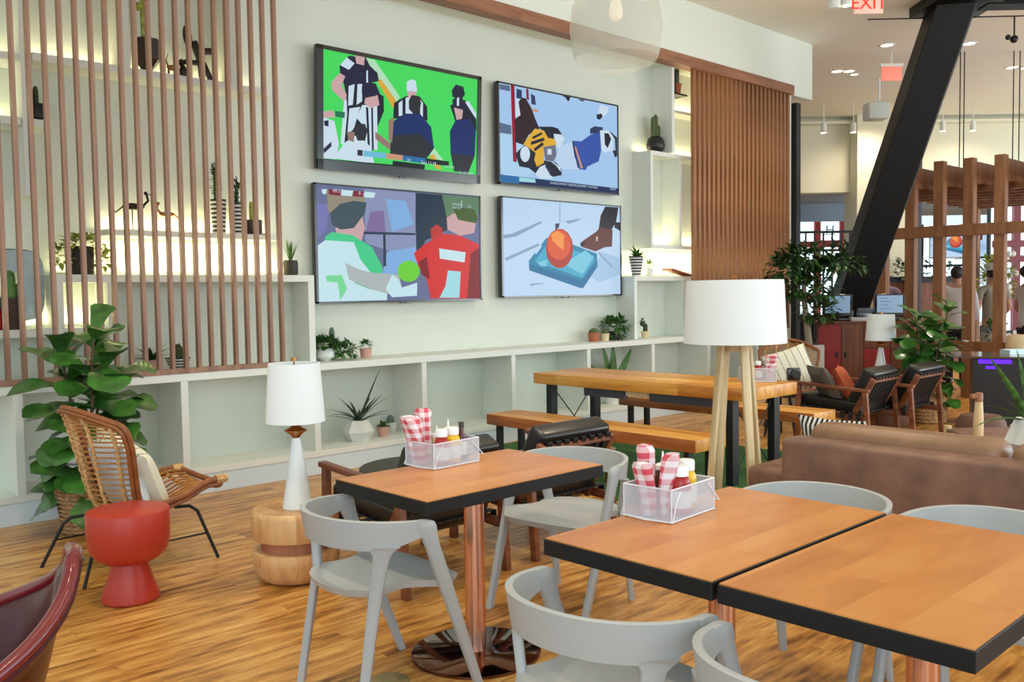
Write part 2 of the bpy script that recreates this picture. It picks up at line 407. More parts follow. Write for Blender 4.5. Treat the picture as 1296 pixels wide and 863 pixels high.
rl = thing('cube_shelf', 'white cubby shelf right of the televisions topped by a striped pot', 'shelf', (8.28, UF, .912)); o_ = (8.28, UF)
def pz(name, x0, x1, z0, z1, par, org, y0=UF, zo=0.0, m=None): return B().box(x0 - org[0], x1 - org[0], y0 - org[1], WY - org[1], z0 - zo, z1 - zo, bev=.002, seg=1).build(name, m or shelf_paint, par, smooth=False)
pz('top_panel', 8.28, 11.4, 1.585, 1.64, rl, o_, zo=.912)
for x in (8.28, 9.22, 10.3): pz('divider', x, x + .055, .912, 1.585, rl, o_, zo=.912)
ru = thing('wall_cabinet', 'tall white open cabinet glowing inside beside the right slats', 'shelf', (8.6, UF, 1.965)); o_ = (8.6, UF)
pz('bottom_panel', 8.6, 11.4, 1.965, 2.01, ru, o_, zo=1.965); pz('top_panel', 8.6, 11.4, 3.06, 3.11, ru, o_, zo=1.965)
for x in (8.6, 9.16, 10.2): pz('side_panel', x, x + .045, 2.01, 3.06, ru, o_, zo=1.965)
rn = thing('wall_niche', 'white niche box under the soffit holding a bracketed cactus', 'shelf', (8.95, 6.63, 3.11)); o_ = (8.95, 6.63)
pz('side_panel', 8.95, 9.0, 3.11, 4.17, rn, o_, 6.63, 3.11); pz('shelf_board', 9.0, 11.4, 3.62, 3.66, rn, o_, 6.75, 3.11); pz('side_panel', 10.2, 10.25, 3.11, 4.17, rn, o_, 6.63, 3.11)

# slatted screens
def screen(x0, n, pitch, z0, label, m, w=.028, d=.046):
    t = thing('slat_screen', label, 'screen', (x0, 6.5, z0))
    L = n * pitch
    first = None
    for i in range(n):
        if first is None:
            first = B().box(-w / 2, w / 2, 0.003, d, .035, 4.11 - z0, bev=.002, seg=1).build('slat', m, t, smooth=False); first.location.x = 0
        else:
            c = first.copy(); C.objects.link(c); c.parent = t; c.location.x = i * pitch
    B().box(-.06, L - pitch + .02, -.004, .05, 0, .038).build('bottom_rail', m, t, smooth=False)
    return t
screen(1.283, 25, .099, .912, 'pinkish brown vertical slat screen at the left', slat_wood)
s2 = screen(9.235, 23, .099, .93, 'reddish brown vertical slat screen at the right under the beam', slat_wood2, .05, .05)

# LED strips tucked behind the shelves
def strip(x0, x1, y, z, power, upward=True, col=(1, .86, .48), sy=.03):
    l = bpy.data.lights.new('led_strip', 'AREA'); l.shape = 'RECTANGLE'; l.size = x1 - x0; l.size_y = sy; l.energy = power * LED * (x1 - x0); l.color = col
    o = bpy.data.objects.new('led_strip', l); C.objects.link(o); o.location = ((x0 + x1) / 2, y, z); o.rotation_euler = (pi if upward else 0, 0, 0)
W = (1, .90, .55)
for a in ((2.42, 3.76, 6.90, 1.975, 7, True), (2.42, 3.76, 6.90, 1.90, 5, False), (2.1, 3.95, 6.90, 1.66, 6, True), (1.3, 2.0, 6.90, 1.29, 7, True), (2.1, 2.37, 6.90, 1.29, 7, True),
          (1.95, 2.5, 6.90, 3.14, 4, True), (2.62, 3.34, 6.90, 3.14, 3.5, True), (3.46, 3.68, 6.90, 3.14, 3, True), (1.2, 1.84, 6.9, 2.70, 4, True), (1.2, 1.84, 6.9, 3.12, 4, True),
          (8.36, 11.3, 6.9, 1.66, 8, True), (8.66, 9.14, 6.9, 2.03, 8, True), (9.22, 10.1, 6.9, 2.03, 8, True), (10.3, 11.3, 6.9, 2.03, 6, True), (8.36, 11.3, 6.9, 1.95, 4, False),
          (9.02, 10.1, 6.9, 3.68, 7, True), (9.02, 10.1, 6.9, 3.13, 6, True), (10.3, 11.3, 6.9, 3.13, 6, True), (8.62, 8.93, 6.9, 3.125, 4, True)):
    strip(*a)
    
# ------------------------------------------------------------------ televisions
PAL = dict(G1=(70, 220, 96), G2=(30, 120, 80), W1=(180, 226, 190), OR=(222, 170, 60), WH=(206, 226, 240), WH2=(190, 214, 240), SK=(206, 168, 170), SK2=(150, 120, 110), SK3=(176, 186, 186),
           N1=(36, 36, 62), N2=(30, 34, 50), N3=(44, 46, 52), N4=(24, 46, 104), BK=(22, 34, 34), LB=(110, 190, 220), OR2=(206, 150, 120), BB=(40, 110, 170), BB2=(50, 84, 168), NV=(20, 40, 84),
           C1=(104, 112, 150), C2=(140, 150, 186), C2b=(130, 110, 160), C3=(130, 176, 226), C4=(34, 52, 70), C4b=(50, 60, 80), C5=(120, 120, 180), C6=(96, 130, 96), C6b=(150, 140, 120), C7=(64, 84, 92), C8=(70, 96, 40),
           GJ=(70, 206, 140), GJ2=(120, 220, 150), GL=(90, 180, 140), WJ=(200, 232, 240), BALL=(110, 210, 50), RD=(214, 40, 36), RD2=(190, 50, 40), RD3=(130, 16, 20), CY=(160, 220, 230), DR=(130, 40, 56),
           I1=(164, 202, 240), I2=(176, 214, 244), I3=(90, 110, 140), NB=(44, 58, 96), CR=(150, 20, 50), BR=(48, 34, 38), YE=(226, 176, 50), GY=(110, 112, 130),
           P1=(190, 218, 244), P2=(140, 164, 190), P3=(166, 200, 230), T1=(24, 130, 170), T2=(14, 110, 156), T3=(60, 170, 204), T4=(120, 200, 224), OG=(222, 84, 30), OG2=(176, 44, 22), OG3=(244, 150, 60), DK=(26, 20, 30), DK2=(60, 60, 70), SH=(96, 44, 30), SH2=(230, 200, 180))
TVP={
 'football':[
  ('G1',[(0,0),(1,0),(1,1),(0,1)]),
  ('W1',[(0.252,0.004),(0.305,0.008),(0.464,0.316),(0.423,0.415),(0.308,0.186)]),
  ('OR',[(0.314,0.188),(0.345,0.18),(0.44,0.357),(0.42,0.434)]),
  ('W1',[(0.66,0.811),(0.698,0.778),(0.763,0.891),(0.673,0.869)]),
  ('OR',[(0.66,0.867),(0.692,0.835),(0.75,0.978),(0.711,0.982)]),
  ('WH',[(0.122,0.421),(0.228,0.381),(0.195,0.878),(0.101,0.84)]),
  ('N1',[(0.095,0.116),(0.151,0.014),(0.25,0),(0.275,0.069),(0.322,0.125),(0.331,0.198),(0.194,0.283),(0.139,0.47),(0.123,0.299),(0.097,0.188)]),
  ('WH',[(0.097,0.115),(0.138,0.035),(0.183,0.075),(0.149,0.145)]),
  ('SK',[(0.185,0),(0.244,0),(0.239,0.078),(0.194,0.073)]),
  ('SK',[(0.097,0.188),(0.128,0.211),(0.106,0.303),(0.139,0.383),(0.123,0.447),(0.052,0.359),(0.046,0.291)]),
  ('N2',[(0.133,0.28),(0.228,0.249),(0.319,0.308),(0.36,0.335),(0.363,0.478),(0.32,0.647),(0.251,0.659),(0.195,0.738),(0.123,0.828),(0.139,0.556)]),
  ('WH',[(0.148,0.294),(0.183,0.268),(0.172,0.463),(0.145,0.477)]),
  ('WH',[(0.2,0.264),(0.228,0.254),(0.228,0.416),(0.195,0.458)]),
  ('WH',[(0.228,0.451),(0.32,0.433),(0.323,0.86),(0.252,0.861),(0.246,0.66),(0.195,0.581)]),
  ('N2',[(0.251,0.464),(0.265,0.465),(0.277,0.867),(0.263,0.865)]),
  ('N2',[(0.283,0.458),(0.294,0.459),(0.3,0.863),(0.288,0.865)]),
  ('WH',[(0.152,0.502),(0.217,0.471),(0.178,0.689),(0.14,0.747)]),
  ('SK',[(0.248,0.359),(0.322,0.329),(0.334,0.426),(0.279,0.469),(0.242,0.434)]),
  ('N1',[(0.226,0.276),(0.25,0.226),(0.31,0.228),(0.338,0.318),(0.308,0.346),(0.248,0.38),(0.226,0.35)]),
  ('N1',[(0.245,0.165),(0.267,0.098),(0.308,0.114),(0.319,0.201),(0.251,0.235)]),
  ('WH',[(0.253,0.128),(0.262,0.112),(0.264,0.231),(0.253,0.234)]),
  ('WH',[(0,0.617),(0.065,0.639),(0.091,0.842),(0.075,0.99),(0,0.992)]),
  ('N1',[(0.005,0.65),(0.031,0.637),(0.031,0.697),(0.008,0.692)]),
  ('N1',[(0.002,0.906),(0.047,0.831),(0.048,0.874),(0.005,0.948)]),
  ('SK',[(0.001,0.566),(0.058,0.541),(0.069,0.604),(0.001,0.62)]),
  ('G2',[(0.068,0.544),(0.126,0.542),(0.124,0.598),(0.07,0.597)]),
  ('WH',[(0.059,0.984),(0.123,0.828),(0.229,0.772),(0.277,0.831),(0.303,0.991)]),
  ('SK2',[(0.14,0.721),(0.184,0.714),(0.178,0.811),(0.145,0.799)]),
  ('N3',[(0.173,0.69),(0.195,0.637),(0.245,0.624),(0.26,0.683),(0.246,0.783),(0.201,0.793)]),
  ('SK2',[(0.308,0.684),(0.402,0.776),(0.402,0.848),(0.309,0.755)]),
  ('N2',[(0.42,0.539),(0.425,0.384),(0.498,0.301),(0.59,0.275),(0.644,0.366),(0.647,0.506),(0.547,0.497)]),
  ('WH',[(0.455,0.378),(0.479,0.342),(0.48,0.491),(0.456,0.505)]),
  ('WH',[(0.5,0.313),(0.547,0.294),(0.547,0.46),(0.5,0.487)]),
  ('WH',[(0.596,0.311),(0.615,0.335),(0.615,0.484),(0.597,0.469)]),
  ('SK',[(0.512,0.243),(0.571,0.233),(0.565,0.299),(0.516,0.31)]),
  ('WH',[(0.507,0.16),(0.534,0.124),(0.566,0.131),(0.576,0.236),(0.507,0.248)]),
  ('N4',[(0.404,0.704),(0.426,0.556),(0.498,0.469),(0.597,0.45),(0.672,0.566),(0.693,0.773),(0.66,0.849),(0.402,0.884)]),
  ('N3',[(0.404,0.704),(0.597,0.645),(0.693,0.773),(0.635,0.899),(0.402,0.884)]),
  ('N3',[(0.52,0.337),(0.541,0.277),(0.584,0.277),(0.603,0.338),(0.59,0.437),(0.547,0.456),(0.522,0.419)]),
  ('SK2',[(0.39,0.562),(0.426,0.52),(0.414,0.775),(0.39,0.742)]),
  ('N2',[(0.802,0.315),(0.909,0.235),(0.992,0.354),(0.997,0.528),(0.937,0.539),(0.842,0.479)]),
  ('WH',[(0.909,0.254),(0.937,0.239),(0.992,0.354),(0.992,0.412)]),
  ('N1',[(0.813,0.16),(0.842,0.092),(0.896,0.103),(0.909,0.177),(0.882,0.24),(0.818,0.226)]),
  ('N4',[(0.802,0.581),(0.842,0.46),(0.943,0.425),(0.992,0.529),(0.986,0.803),(0.937,0.994),(0.835,0.986),(0.809,0.809)]),
  ('N3',[(0.816,0.808),(0.986,0.803),(0.937,0.994),(0.835,0.986)]),
  ('SK',[(0.829,0.328),(0.896,0.315),(0.889,0.432),(0.849,0.455)]),
  ('N1',[(0.818,0.254),(0.869,0.197),(0.912,0.257),(0.904,0.342),(0.822,0.33)]),
  ('WH',[(0.85,0.232),(0.866,0.215),(0.866,0.305),(0.85,0.309)]),
  ('BK',[(0,0.995),(0.417,0.985),(0.419,0.945),(0.632,0.949),(0.628,1),(1,1),(1,1),(0,1)]),
  ('N3',[(0.199,0.878),(0.231,0.877),(0.231,0.933),(0.199,0.932)]),
  ('LB',[(0.236,0.878),(0.374,0.879),(0.374,0.933),(0.236,0.934)]),
  ('OR2',[(0.376,0.879),(0.484,0.882),(0.481,0.932),(0.376,0.935)]),
  ('BB',[(0.484,0.882),(0.635,0.886),(0.632,0.938),(0.483,0.935)]),
  ('BK',[(0.635,0.886),(0.798,0.89),(0.797,0.938),(0.632,0.938)]),
  ('N4',[(0.869,1),(1,1),(1,1),(0.869,1)]),
 ],
 'soccer':[
  ('C1',[(0,0),(1,0),(1,1),(0,1)]),
  ('C2',[(0.266,0.004),(0.576,0.006),(0.575,0.628),(0.267,0.486)]),
  ('C3',[(0.391,0.081),(0.512,0.087),(0.56,0.295),(0.426,0.377)]),
  ('C2b',[(0.301,0.206),(0.38,0.186),(0.386,0.394),(0.269,0.384)]),
  ('C3',[(0.393,0.557),(0.567,0.507),(0.583,0.75),(0.36,0.764)]),
  ('C4',[(0.576,0.006),(0.767,0.004),(0.783,0.33),(0.631,0.444),(0.575,0.628),(0.571,0.295)]),
  ('C6',[(0.746,0.006),(1,0.003),(1,0.112),(0.987,0.193),(0.784,0.283)]),
  ('C5',[(0,0.156),(0.066,0.165),(0.053,0.379),(0,0.467)]),
  ('C4b',[(0.25,0.385),(0.569,0.378),(0.569,0.398),(0.249,0.408)]),
  ('C4b',[(0.371,0.394),(0.386,0.394),(0.386,0.69),(0.369,0.69)]),
  ('C6b',[(0.058,0.037),(0.274,0.047),(0.268,0.135),(0.064,0.236)]),
  ('SK',[(0.099,0.363),(0.252,0.239),(0.265,0.355),(0.238,0.502),(0.116,0.463)]),
  ('C7',[(0.074,0.236),(0.13,0.153),(0.206,0.118),(0.278,0.127),(0.267,0.223),(0.202,0.358),(0.127,0.376),(0.081,0.335)]),
  ('GJ',[(0.043,0.444),(0.08,0.4),(0.192,0.419),(0.305,0.522),(0.361,0.69),(0.359,0.808),(0.292,0.764),(0.17,0.634),(0.042,0.494)]),
  ('WJ',[(0,0.523),(0.043,0.472),(0.2,0.481),(0.236,0.633),(0.301,0.764),(0.388,0.897),(0.386,0.998),(0,1)]),
  ('GJ2',[(0.042,0.777),(0.13,0.771),(0.156,0.893),(0.117,0.992),(0.106,0.835),(0.046,0.827)]),
  ('GL',[(0.291,0.779),(0.36,0.749),(0.388,0.883),(0.28,0.895),(0.195,0.836)]),
  ('SK3',[(0.15,0.663),(0.225,0.72),(0.302,0.749),(0.46,0.764),(0.478,0.884),(0.397,0.942),(0.289,0.896),(0.167,0.807)]),
  ('WJ',[(0.42,0.764),(0.459,0.809),(0.478,0.884),(0.574,0.84),(0.571,0.962),(0.416,0.972),(0.378,0.897)]),
  ('BALL',[(0.592,0.734),(0.584,0.778),(0.564,0.813),(0.536,0.831),(0.504,0.831),(0.477,0.812),(0.459,0.777),(0.452,0.735),(0.46,0.692),(0.48,0.657),(0.508,0.638),(0.539,0.637),(0.567,0.656),(0.586,0.691)]),
  ('RD2',[(0.665,0.336),(0.708,0.287),(0.74,0.316),(0.749,0.397),(0.673,0.443)]),
  ('RD',[(0.556,0.568),(0.63,0.475),(0.761,0.374),(0.859,0.381),(0.993,0.463),(0.999,1),(0.658,0.99),(0.635,0.811),(0.585,0.689)]),
  ('RD3',[(0.934,0.56),(0.995,0.495),(0.999,1),(0.903,0.997)]),
  ('RD3',[(0.585,0.643),(0.639,0.597),(0.656,0.811),(0.604,0.765)]),
  ('SK',[(0.774,0.221),(0.819,0.172),(0.981,0.209),(0.961,0.353),(0.859,0.386),(0.778,0.33)]),
  ('C8',[(0.815,0.11),(0.966,0.122),(0.989,0.208),(0.974,0.257),(0.851,0.232)]),
  ('WJ',[(0.72,0.515),(0.899,0.545),(0.89,0.644),(0.724,0.611)]),
  ('CY',[(0.776,0.723),(0.862,0.734),(0.85,0.988),(0.717,0.984),(0.757,0.874)]),
  ('DR',[(0.068,0.033),(0.132,0.036),(0.132,0.085),(0.067,0.079)]),
  ('WJ',[(0.142,0.03),(0.203,0.03),(0.195,0.08),(0.135,0.079)]),
  ('DR',[(0.206,0.03),(0.263,0.03),(0.26,0.08),(0.199,0.08)]),
  ('WJ',[(0.267,0.03),(0.331,0.033),(0.321,0.081),(0.262,0.08)]),
  ('WJ',[(0.031,0.04),(0.058,0.034),(0.056,0.069),(0.044,0.084),(0.032,0.068)]),
  ('WJ',[(0.875,0.042),(0.879,0.042),(0.878,0.113),(0.873,0.113)]),
 ],
 'hockey':[
  ('I1',[(0,0),(1,0),(1,1),(0,1)]),
  ('I2',[(0,0.433),(0.291,0.611),(0.3,0.814),(0.158,0.959),(0.001,0.905)]),
  ('I3',[(0.007,0.008),(0.085,0.008),(0.087,0.064),(0.007,0.063)]),
  ('I3',[(0.004,0.397),(0.092,0.408),(0.093,0.5),(0.005,0.501)]),
  ('NB',[(0.137,0.023),(0.178,0.028),(0.177,0.114),(0.134,0.124)]),
  ('NB',[(0.248,0.046),(0.28,0.06),(0.287,0.153),(0.252,0.154)]),
  ('WH',[(0.129,0.111),(0.166,0.145),(0.164,0.302),(0.124,0.31)]),
  ('OR2',[(0.257,0.196),(0.301,0.201),(0.304,0.229),(0.257,0.225)]),
  ('CR',[(0.092,0),(0.12,0),(0.13,0.78),(0.102,0.774)]),
  ('CR',[(0.21,0.002),(0.229,0.003),(0.233,0.118),(0.213,0.112)]),
  ('BR',[(0.12,0.339),(0.164,0.288),(0.15,0.155),(0.177,0.102),(0.209,0.106),(0.251,0.197),(0.283,0.306),(0.316,0.402),(0.227,0.476),(0.183,0.591),(0.121,0.573)]),
  ('N2',[(0.305,0.375),(0.418,0.353),(0.465,0.36),(0.523,0.455),(0.475,0.508),(0.383,0.479)]),
  ('WH',[(0.429,0.426),(0.499,0.421),(0.523,0.455),(0.474,0.583),(0.44,0.528)]),
  ('N2',[(0.12,0.693),(0.194,0.583),(0.292,0.582),(0.335,0.722),(0.484,0.732),(0.495,0.858),(0.401,0.894),(0.311,0.9),(0.223,0.823),(0.149,0.818)]),
  ('YE',[(0.183,0.584),(0.227,0.491),(0.277,0.402),(0.349,0.408),(0.383,0.479),(0.359,0.571),(0.346,0.691),(0.346,0.75),(0.289,0.801),(0.268,0.73),(0.28,0.656),(0.236,0.619)]),
  ('N2',[(0.254,0.493),(0.332,0.428),(0.338,0.449),(0.259,0.517)]),
  ('N2',[(0.243,0.546),(0.349,0.481),(0.354,0.513),(0.242,0.582)]),
  ('N2',[(0.264,0.615),(0.337,0.53),(0.348,0.558),(0.274,0.642)]),
  ('YE',[(0.354,0.513),(0.383,0.479),(0.438,0.481),(0.453,0.541),(0.359,0.578)]),
  ('GY',[(0.342,0.581),(0.442,0.543),(0.452,0.646),(0.426,0.721),(0.357,0.719)]),
  ('WH',[(0.376,0.598),(0.41,0.593),(0.41,0.652),(0.375,0.657)]),
  ('WH',[(0.235,0.677),(0.23,0.714),(0.219,0.745),(0.204,0.763),(0.186,0.765),(0.171,0.751),(0.161,0.724),(0.157,0.688),(0.161,0.652),(0.172,0.621),(0.188,0.603),(0.205,0.6),(0.221,0.614),(0.231,0.641)]),
  ('WH',[(0.275,0.875),(0.312,0.798),(0.357,0.766),(0.396,0.832),(0.419,0.904),(0.311,0.922)]),
  ('NB',[(0.351,0.778),(0.368,0.77),(0.413,0.875),(0.401,0.883)]),
  ('WH',[(0.403,0.727),(0.426,0.732),(0.484,0.777),(0.484,0.822),(0.449,0.766)]),
  ('WH2',[(0.45,0.646),(0.486,0.551),(0.583,0.475),(0.605,0.639),(0.641,0.773),(0.496,0.793),(0.449,0.736)]),
  ('BB2',[(0.585,0.471),(0.669,0.46),(0.745,0.377),(0.836,0.314),(0.865,0.332),(0.847,0.526),(0.822,0.656),(0.716,0.733),(0.703,0.773),(0.647,0.772),(0.605,0.639)]),
  ('OR2',[(0.606,0.532),(0.619,0.53),(0.678,0.753),(0.66,0.763)]),
  ('N2',[(0.585,0.474),(0.595,0.473),(0.641,0.758),(0.631,0.759)]),
  ('NB',[(0.746,0.307),(0.785,0.271),(0.863,0.266),(0.862,0.317),(0.745,0.366)]),
  ('WH',[(0.836,0.306),(0.929,0.289),(0.962,0.363),(0.954,0.51),(0.887,0.552),(0.847,0.526)]),
  ('N2',[(0.876,0.33),(0.916,0.323),(0.942,0.383),(0.907,0.493),(0.881,0.457)]),
  ('N2',[(0.916,0.283),(0.997,0.357),(0.997,0.568),(0.974,0.588),(0.954,0.51),(0.981,0.506),(0.976,0.377)]),
  ('WH',[(0.839,0.02),(0.916,0.027),(0.911,0.084),(0.851,0.176),(0.812,0.168)]),
  ('N2',[(0.805,0.138),(0.851,0.113),(0.864,0.15),(0.835,0.187),(0.809,0.182)]),
  ('N2',[(0.503,0),(0.575,0),(0.563,0.045),(0.551,0.048),(0.533,0.017)]),
  ('N2',[(0.636,0.005),(0.705,0.001),(0.679,0.023)]),
  ('NV',[(0.001,0.922),(0.999,0.938),(1,1),(0,1)]),
  ('BB',[(0.001,0.922),(0.147,0.925),(0.147,0.996),(0,1)]),
  ('CY',[(0.147,0.929),(0.272,0.931),(0.275,0.97),(0.147,0.975)]),
 ],
 'tray':[
  ('P1',[(0,0),(1,0),(1,1),(0,1)]),
  ('P2',[(0,0.379),(0.07,0.362),(0.302,0.213),(0.311,0.231),(0.102,0.388),(0,0.42)]),
  ('P2',[(0.013,0.613),(0.277,0.45),(0.288,0.471),(0.024,0.641)]),
  ('P2',[(0.499,0.2),(0.631,0.161),(0.631,0.176),(0.534,0.227)]),
  ('P3',[(0.825,0.518),(0.999,0.589),(1,0.775),(0.795,0.866),(0.721,0.806)]),
  ('P2',[(0.8,0.519),(0.926,0.683),(0.919,0.698),(0.787,0.534)]),
  ('T1',[(0.197,0.637),(0.34,0.393),(0.403,0.38),(0.781,0.542),(0.785,0.662),(0.652,0.928),(0.621,0.924),(0.201,0.729)]),
  ('T2',[(0.198,0.672),(0.251,0.693),(0.64,0.843),(0.78,0.625),(0.785,0.685),(0.652,0.928),(0.621,0.924),(0.201,0.736)]),
  ('T3',[(0.243,0.643),(0.356,0.44),(0.749,0.568),(0.754,0.625),(0.653,0.806),(0.641,0.813)]),
  ('T4',[(0.481,0.66),(0.675,0.508),(0.749,0.58),(0.647,0.776)]),
  ('T4',[(0.263,0.657),(0.343,0.62),(0.342,0.691),(0.296,0.692)]),
  ('P1',[(0.248,0.544),(0.299,0.463),(0.303,0.485),(0.253,0.572)]),
  ('OG2',[(0.569,0.494),(0.556,0.589),(0.522,0.665),(0.474,0.707),(0.422,0.708),(0.376,0.667),(0.345,0.594),(0.335,0.502),(0.347,0.409),(0.38,0.334),(0.427,0.29),(0.479,0.287),(0.526,0.326),(0.558,0.4)]),
  ('OG',[(0.548,0.453),(0.537,0.525),(0.508,0.583),(0.467,0.616),(0.422,0.617),(0.382,0.586),(0.356,0.531),(0.347,0.462),(0.357,0.391),(0.386,0.334),(0.426,0.3),(0.471,0.297),(0.511,0.327),(0.539,0.382)]),
  ('OG3',[(0.38,0.345),(0.439,0.305),(0.491,0.354),(0.483,0.514),(0.437,0.472),(0.391,0.416)]),
  ('P2',[(0.455,0.01),(0.462,0.009),(0.46,0.217),(0.453,0.217)]),
  ('DK2',[(0.416,0.234),(0.454,0.225),(0.445,0.276),(0.418,0.299)]),
  ('DK',[(0.861,0.007),(0.987,0.004),(0.965,0.16),(0.911,0.286),(0.797,0.27),(0.818,0.11)]),
  ('SH',[(0.63,0.432),(0.658,0.401),(0.778,0.293),(0.81,0.243),(0.929,0.269),(0.922,0.457),(0.851,0.468),(0.768,0.517),(0.676,0.485),(0.633,0.468)]),
  ('DK',[(0.63,0.432),(0.677,0.406),(0.658,0.471),(0.633,0.462)]),
  ('SH2',[(0.774,0.354),(0.789,0.345),(0.786,0.401),(0.774,0.399)]),
  ('DK',[(0.945,0.173),(1,0.176),(1,0.273),(0.947,0.238)]),
  ('P2',[(0.199,0.874),(0.311,0.869),(0.311,0.878),(0.226,0.891),(0.226,0.908)]),
 ],
}

def scr_mat(k):
    n = 'screen_' + k
    if n in MATS: return MATS[n]
    m = bpy.data.materials.new(n); m.use_nodes = True; b = m.node_tree.nodes['Principled BSDF']
    b.inputs['Base Color'].default_value = (.01, .01, .012, 1); b.inputs['Roughness'].default_value = .2; b.inputs['Specular IOR Level'].default_value = .1
    b.inputs['Emission Color'].default_value = lin(PAL[k]); b.inputs['Emission Strength'].default_value = .92 * 2 ** -EXPO
    MATS[n] = m; return m
def television(kind, label, cx, z0, w, h, y=6.85, tilt=0.0, bez=(.014, .014, .02, .035), texts=(), loc=None, rz=0.0, group='large televisions on the pale wall'):
    t = thing('television', label, 'television', loc or (cx, y, z0), rz, group)
    t.rotation_euler[0] = tilt
    B().box(-w / 2, w / 2, 0.004, .055, 0, h, bev=.004).box(-w * .3, w * .3, .05, .075, h * .15, h * .7, bev=.006).build('casing', tv_black, t)
    B().box(-w / 2, -w / 2 + bez[0], -.006, .01, 0, h).box(w / 2 - bez[1], w / 2, -.006, .01, 0, h).box(-w / 2, w / 2, -.006, .01, h - bez[2], h).box(-w / 2, w / 2, -.006, .01, 0, bez[3]).build('bezel', tv_black, t)
    if y < 7: B().box(-.3, .3, .07, WY - y, h * .35, h * .6).build('wall_mount', black_metal, t, smooth=False)
    B().box(-.06, .06, -.004, .02, -.012, .004, bev=.002).build('logo_foot', tv_black, t)
    x0, x1, zt, zb = -w / 2 + bez[0], w / 2 - bez[1], h - bez[2], bez[3]
    b = B(); ms = []; 
    for i, (k, pts) in enumerate(TVP[kind]):
        mm = scr_mat(k)
        if mm not in ms: ms.append(mm)
        yy = .003 - i * .00008
        b.poly([(x0 + (x1 - x0) * u, yy, zt + (zb - zt) * v) for u, v in pts], ms.index(mm))
    for (s, u, v, size, k) in texts:
        mm = scr_mat(k)
        if mm not in ms: ms.append(mm)
        b.text(s, size, Matrix.Translation((x0 + (x1 - x0) * u, .003 - .0066, zt + (zb - zt) * v)) @ Euler((pi / 2, 0, 0)).to_matrix().to_4x4(), ms.index(mm))
    b.build('screen', ms, t, smooth=False, norm=False)
    return t
television('football', 'wall television showing football referees and coaches on green grass', 5.15, 2.555, 1.86, 1.045, tilt=R(2.5), bez=(.06, .05, .035, .085),
           texts=(('2nd 11:18', .655, .933, .045, 'WH'), ('10', .52, .925, .045, 'WH'), ('SUPER BOWL', .80, .945, .022, 'WH'), ('NFL NETWORK', .92, .992, .026, 'WH')))
television('soccer', 'wall television showing blurred players in green and red jerseys', 5.13, 1.40, 1.90, 1.035, bez=(.022, .016, .014, .016),
           texts=(('49:17', .115, .045, .045, 'WH'), ('0 - 0', .255, .05, .045, 'WH'), ('DIVISION', .84, .085, .026, 'WH'), ('MATCH', .84, .12, .03, 'WH'), ('LIVE', .93, .10, .026, 'WH')))
television('hockey', 'wall television showing fallen ice hockey players beside a net', 7.275, 2.575, 1.89, 1.03, bez=(.022, .016, .016, .018),
           texts=(('GOING DOWN 7 INJURIES JANUARY 12 & FINAL', .60, .955, .036, 'WH'), ('SPORTS', .95, .955, .03, 'WH')))
television('tray', 'wall television showing an orange ball on a blue tray', 7.305, 1.42, 1.90, 1.035, bez=(.026, .016, .014, .016))
# ------------------------------------------------------------------ dining tables
def dining_table(name, label, x0, x1, y0, y1, px, py, disc_r):
    t = thing(name, label, 'table', ((x0 + x1) / 2, (y0 + y1) / 2, 0), 0, 'pedestal dining tables')
    cx, cy = (x0 + x1) / 2, (y0 + y1) / 2; a, b = x1 - cx, y1 - cy
    bb = B().box(-a, a, -b, b, .70, .747, bev=.002, seg=1); bb.build('table_edge', black_edge, t, smooth=False)
    B().box(-a + .004, a - .004, -b + .004, b - .004, .7465, .7505).build('table_top', table_wood, t, smooth=False)
    B().lathe([(.041, .012), (.041, .70)], 40).build('pole', copper, t).location = (px - cx, py - cy, 0)
    B().lathe([(disc_r, .0), (disc_r, .010), (disc_r - .006, .014), (.06, .014), (.045, .018)], 64).build('base_plate', bronze, t).location = (px - cx, py - cy, 0)
    B().box(-.12, .12, -.12, .12, .69, .70).build('top_plate', black_metal, t, smooth=False).location = (px - cx, py - cy, 0)
    return t
dining_table('dining_table', 'small wooden dining table standing apart near the wood stump with the lamp', 1.93, 2.862, 2.48, 3.058, 2.40, 2.775, .265)
dining_table('dining_table', 'wooden dining table carrying the caddy with tall rolled gingham napkins', 1.878, 2.85, 1.278, 1.862, 2.36, 1.57, .265)
dining_table('dining_table', 'empty wooden dining table at the lower right corner', 1.876, 2.85, .66, 1.262, 2.36, .96, .265)

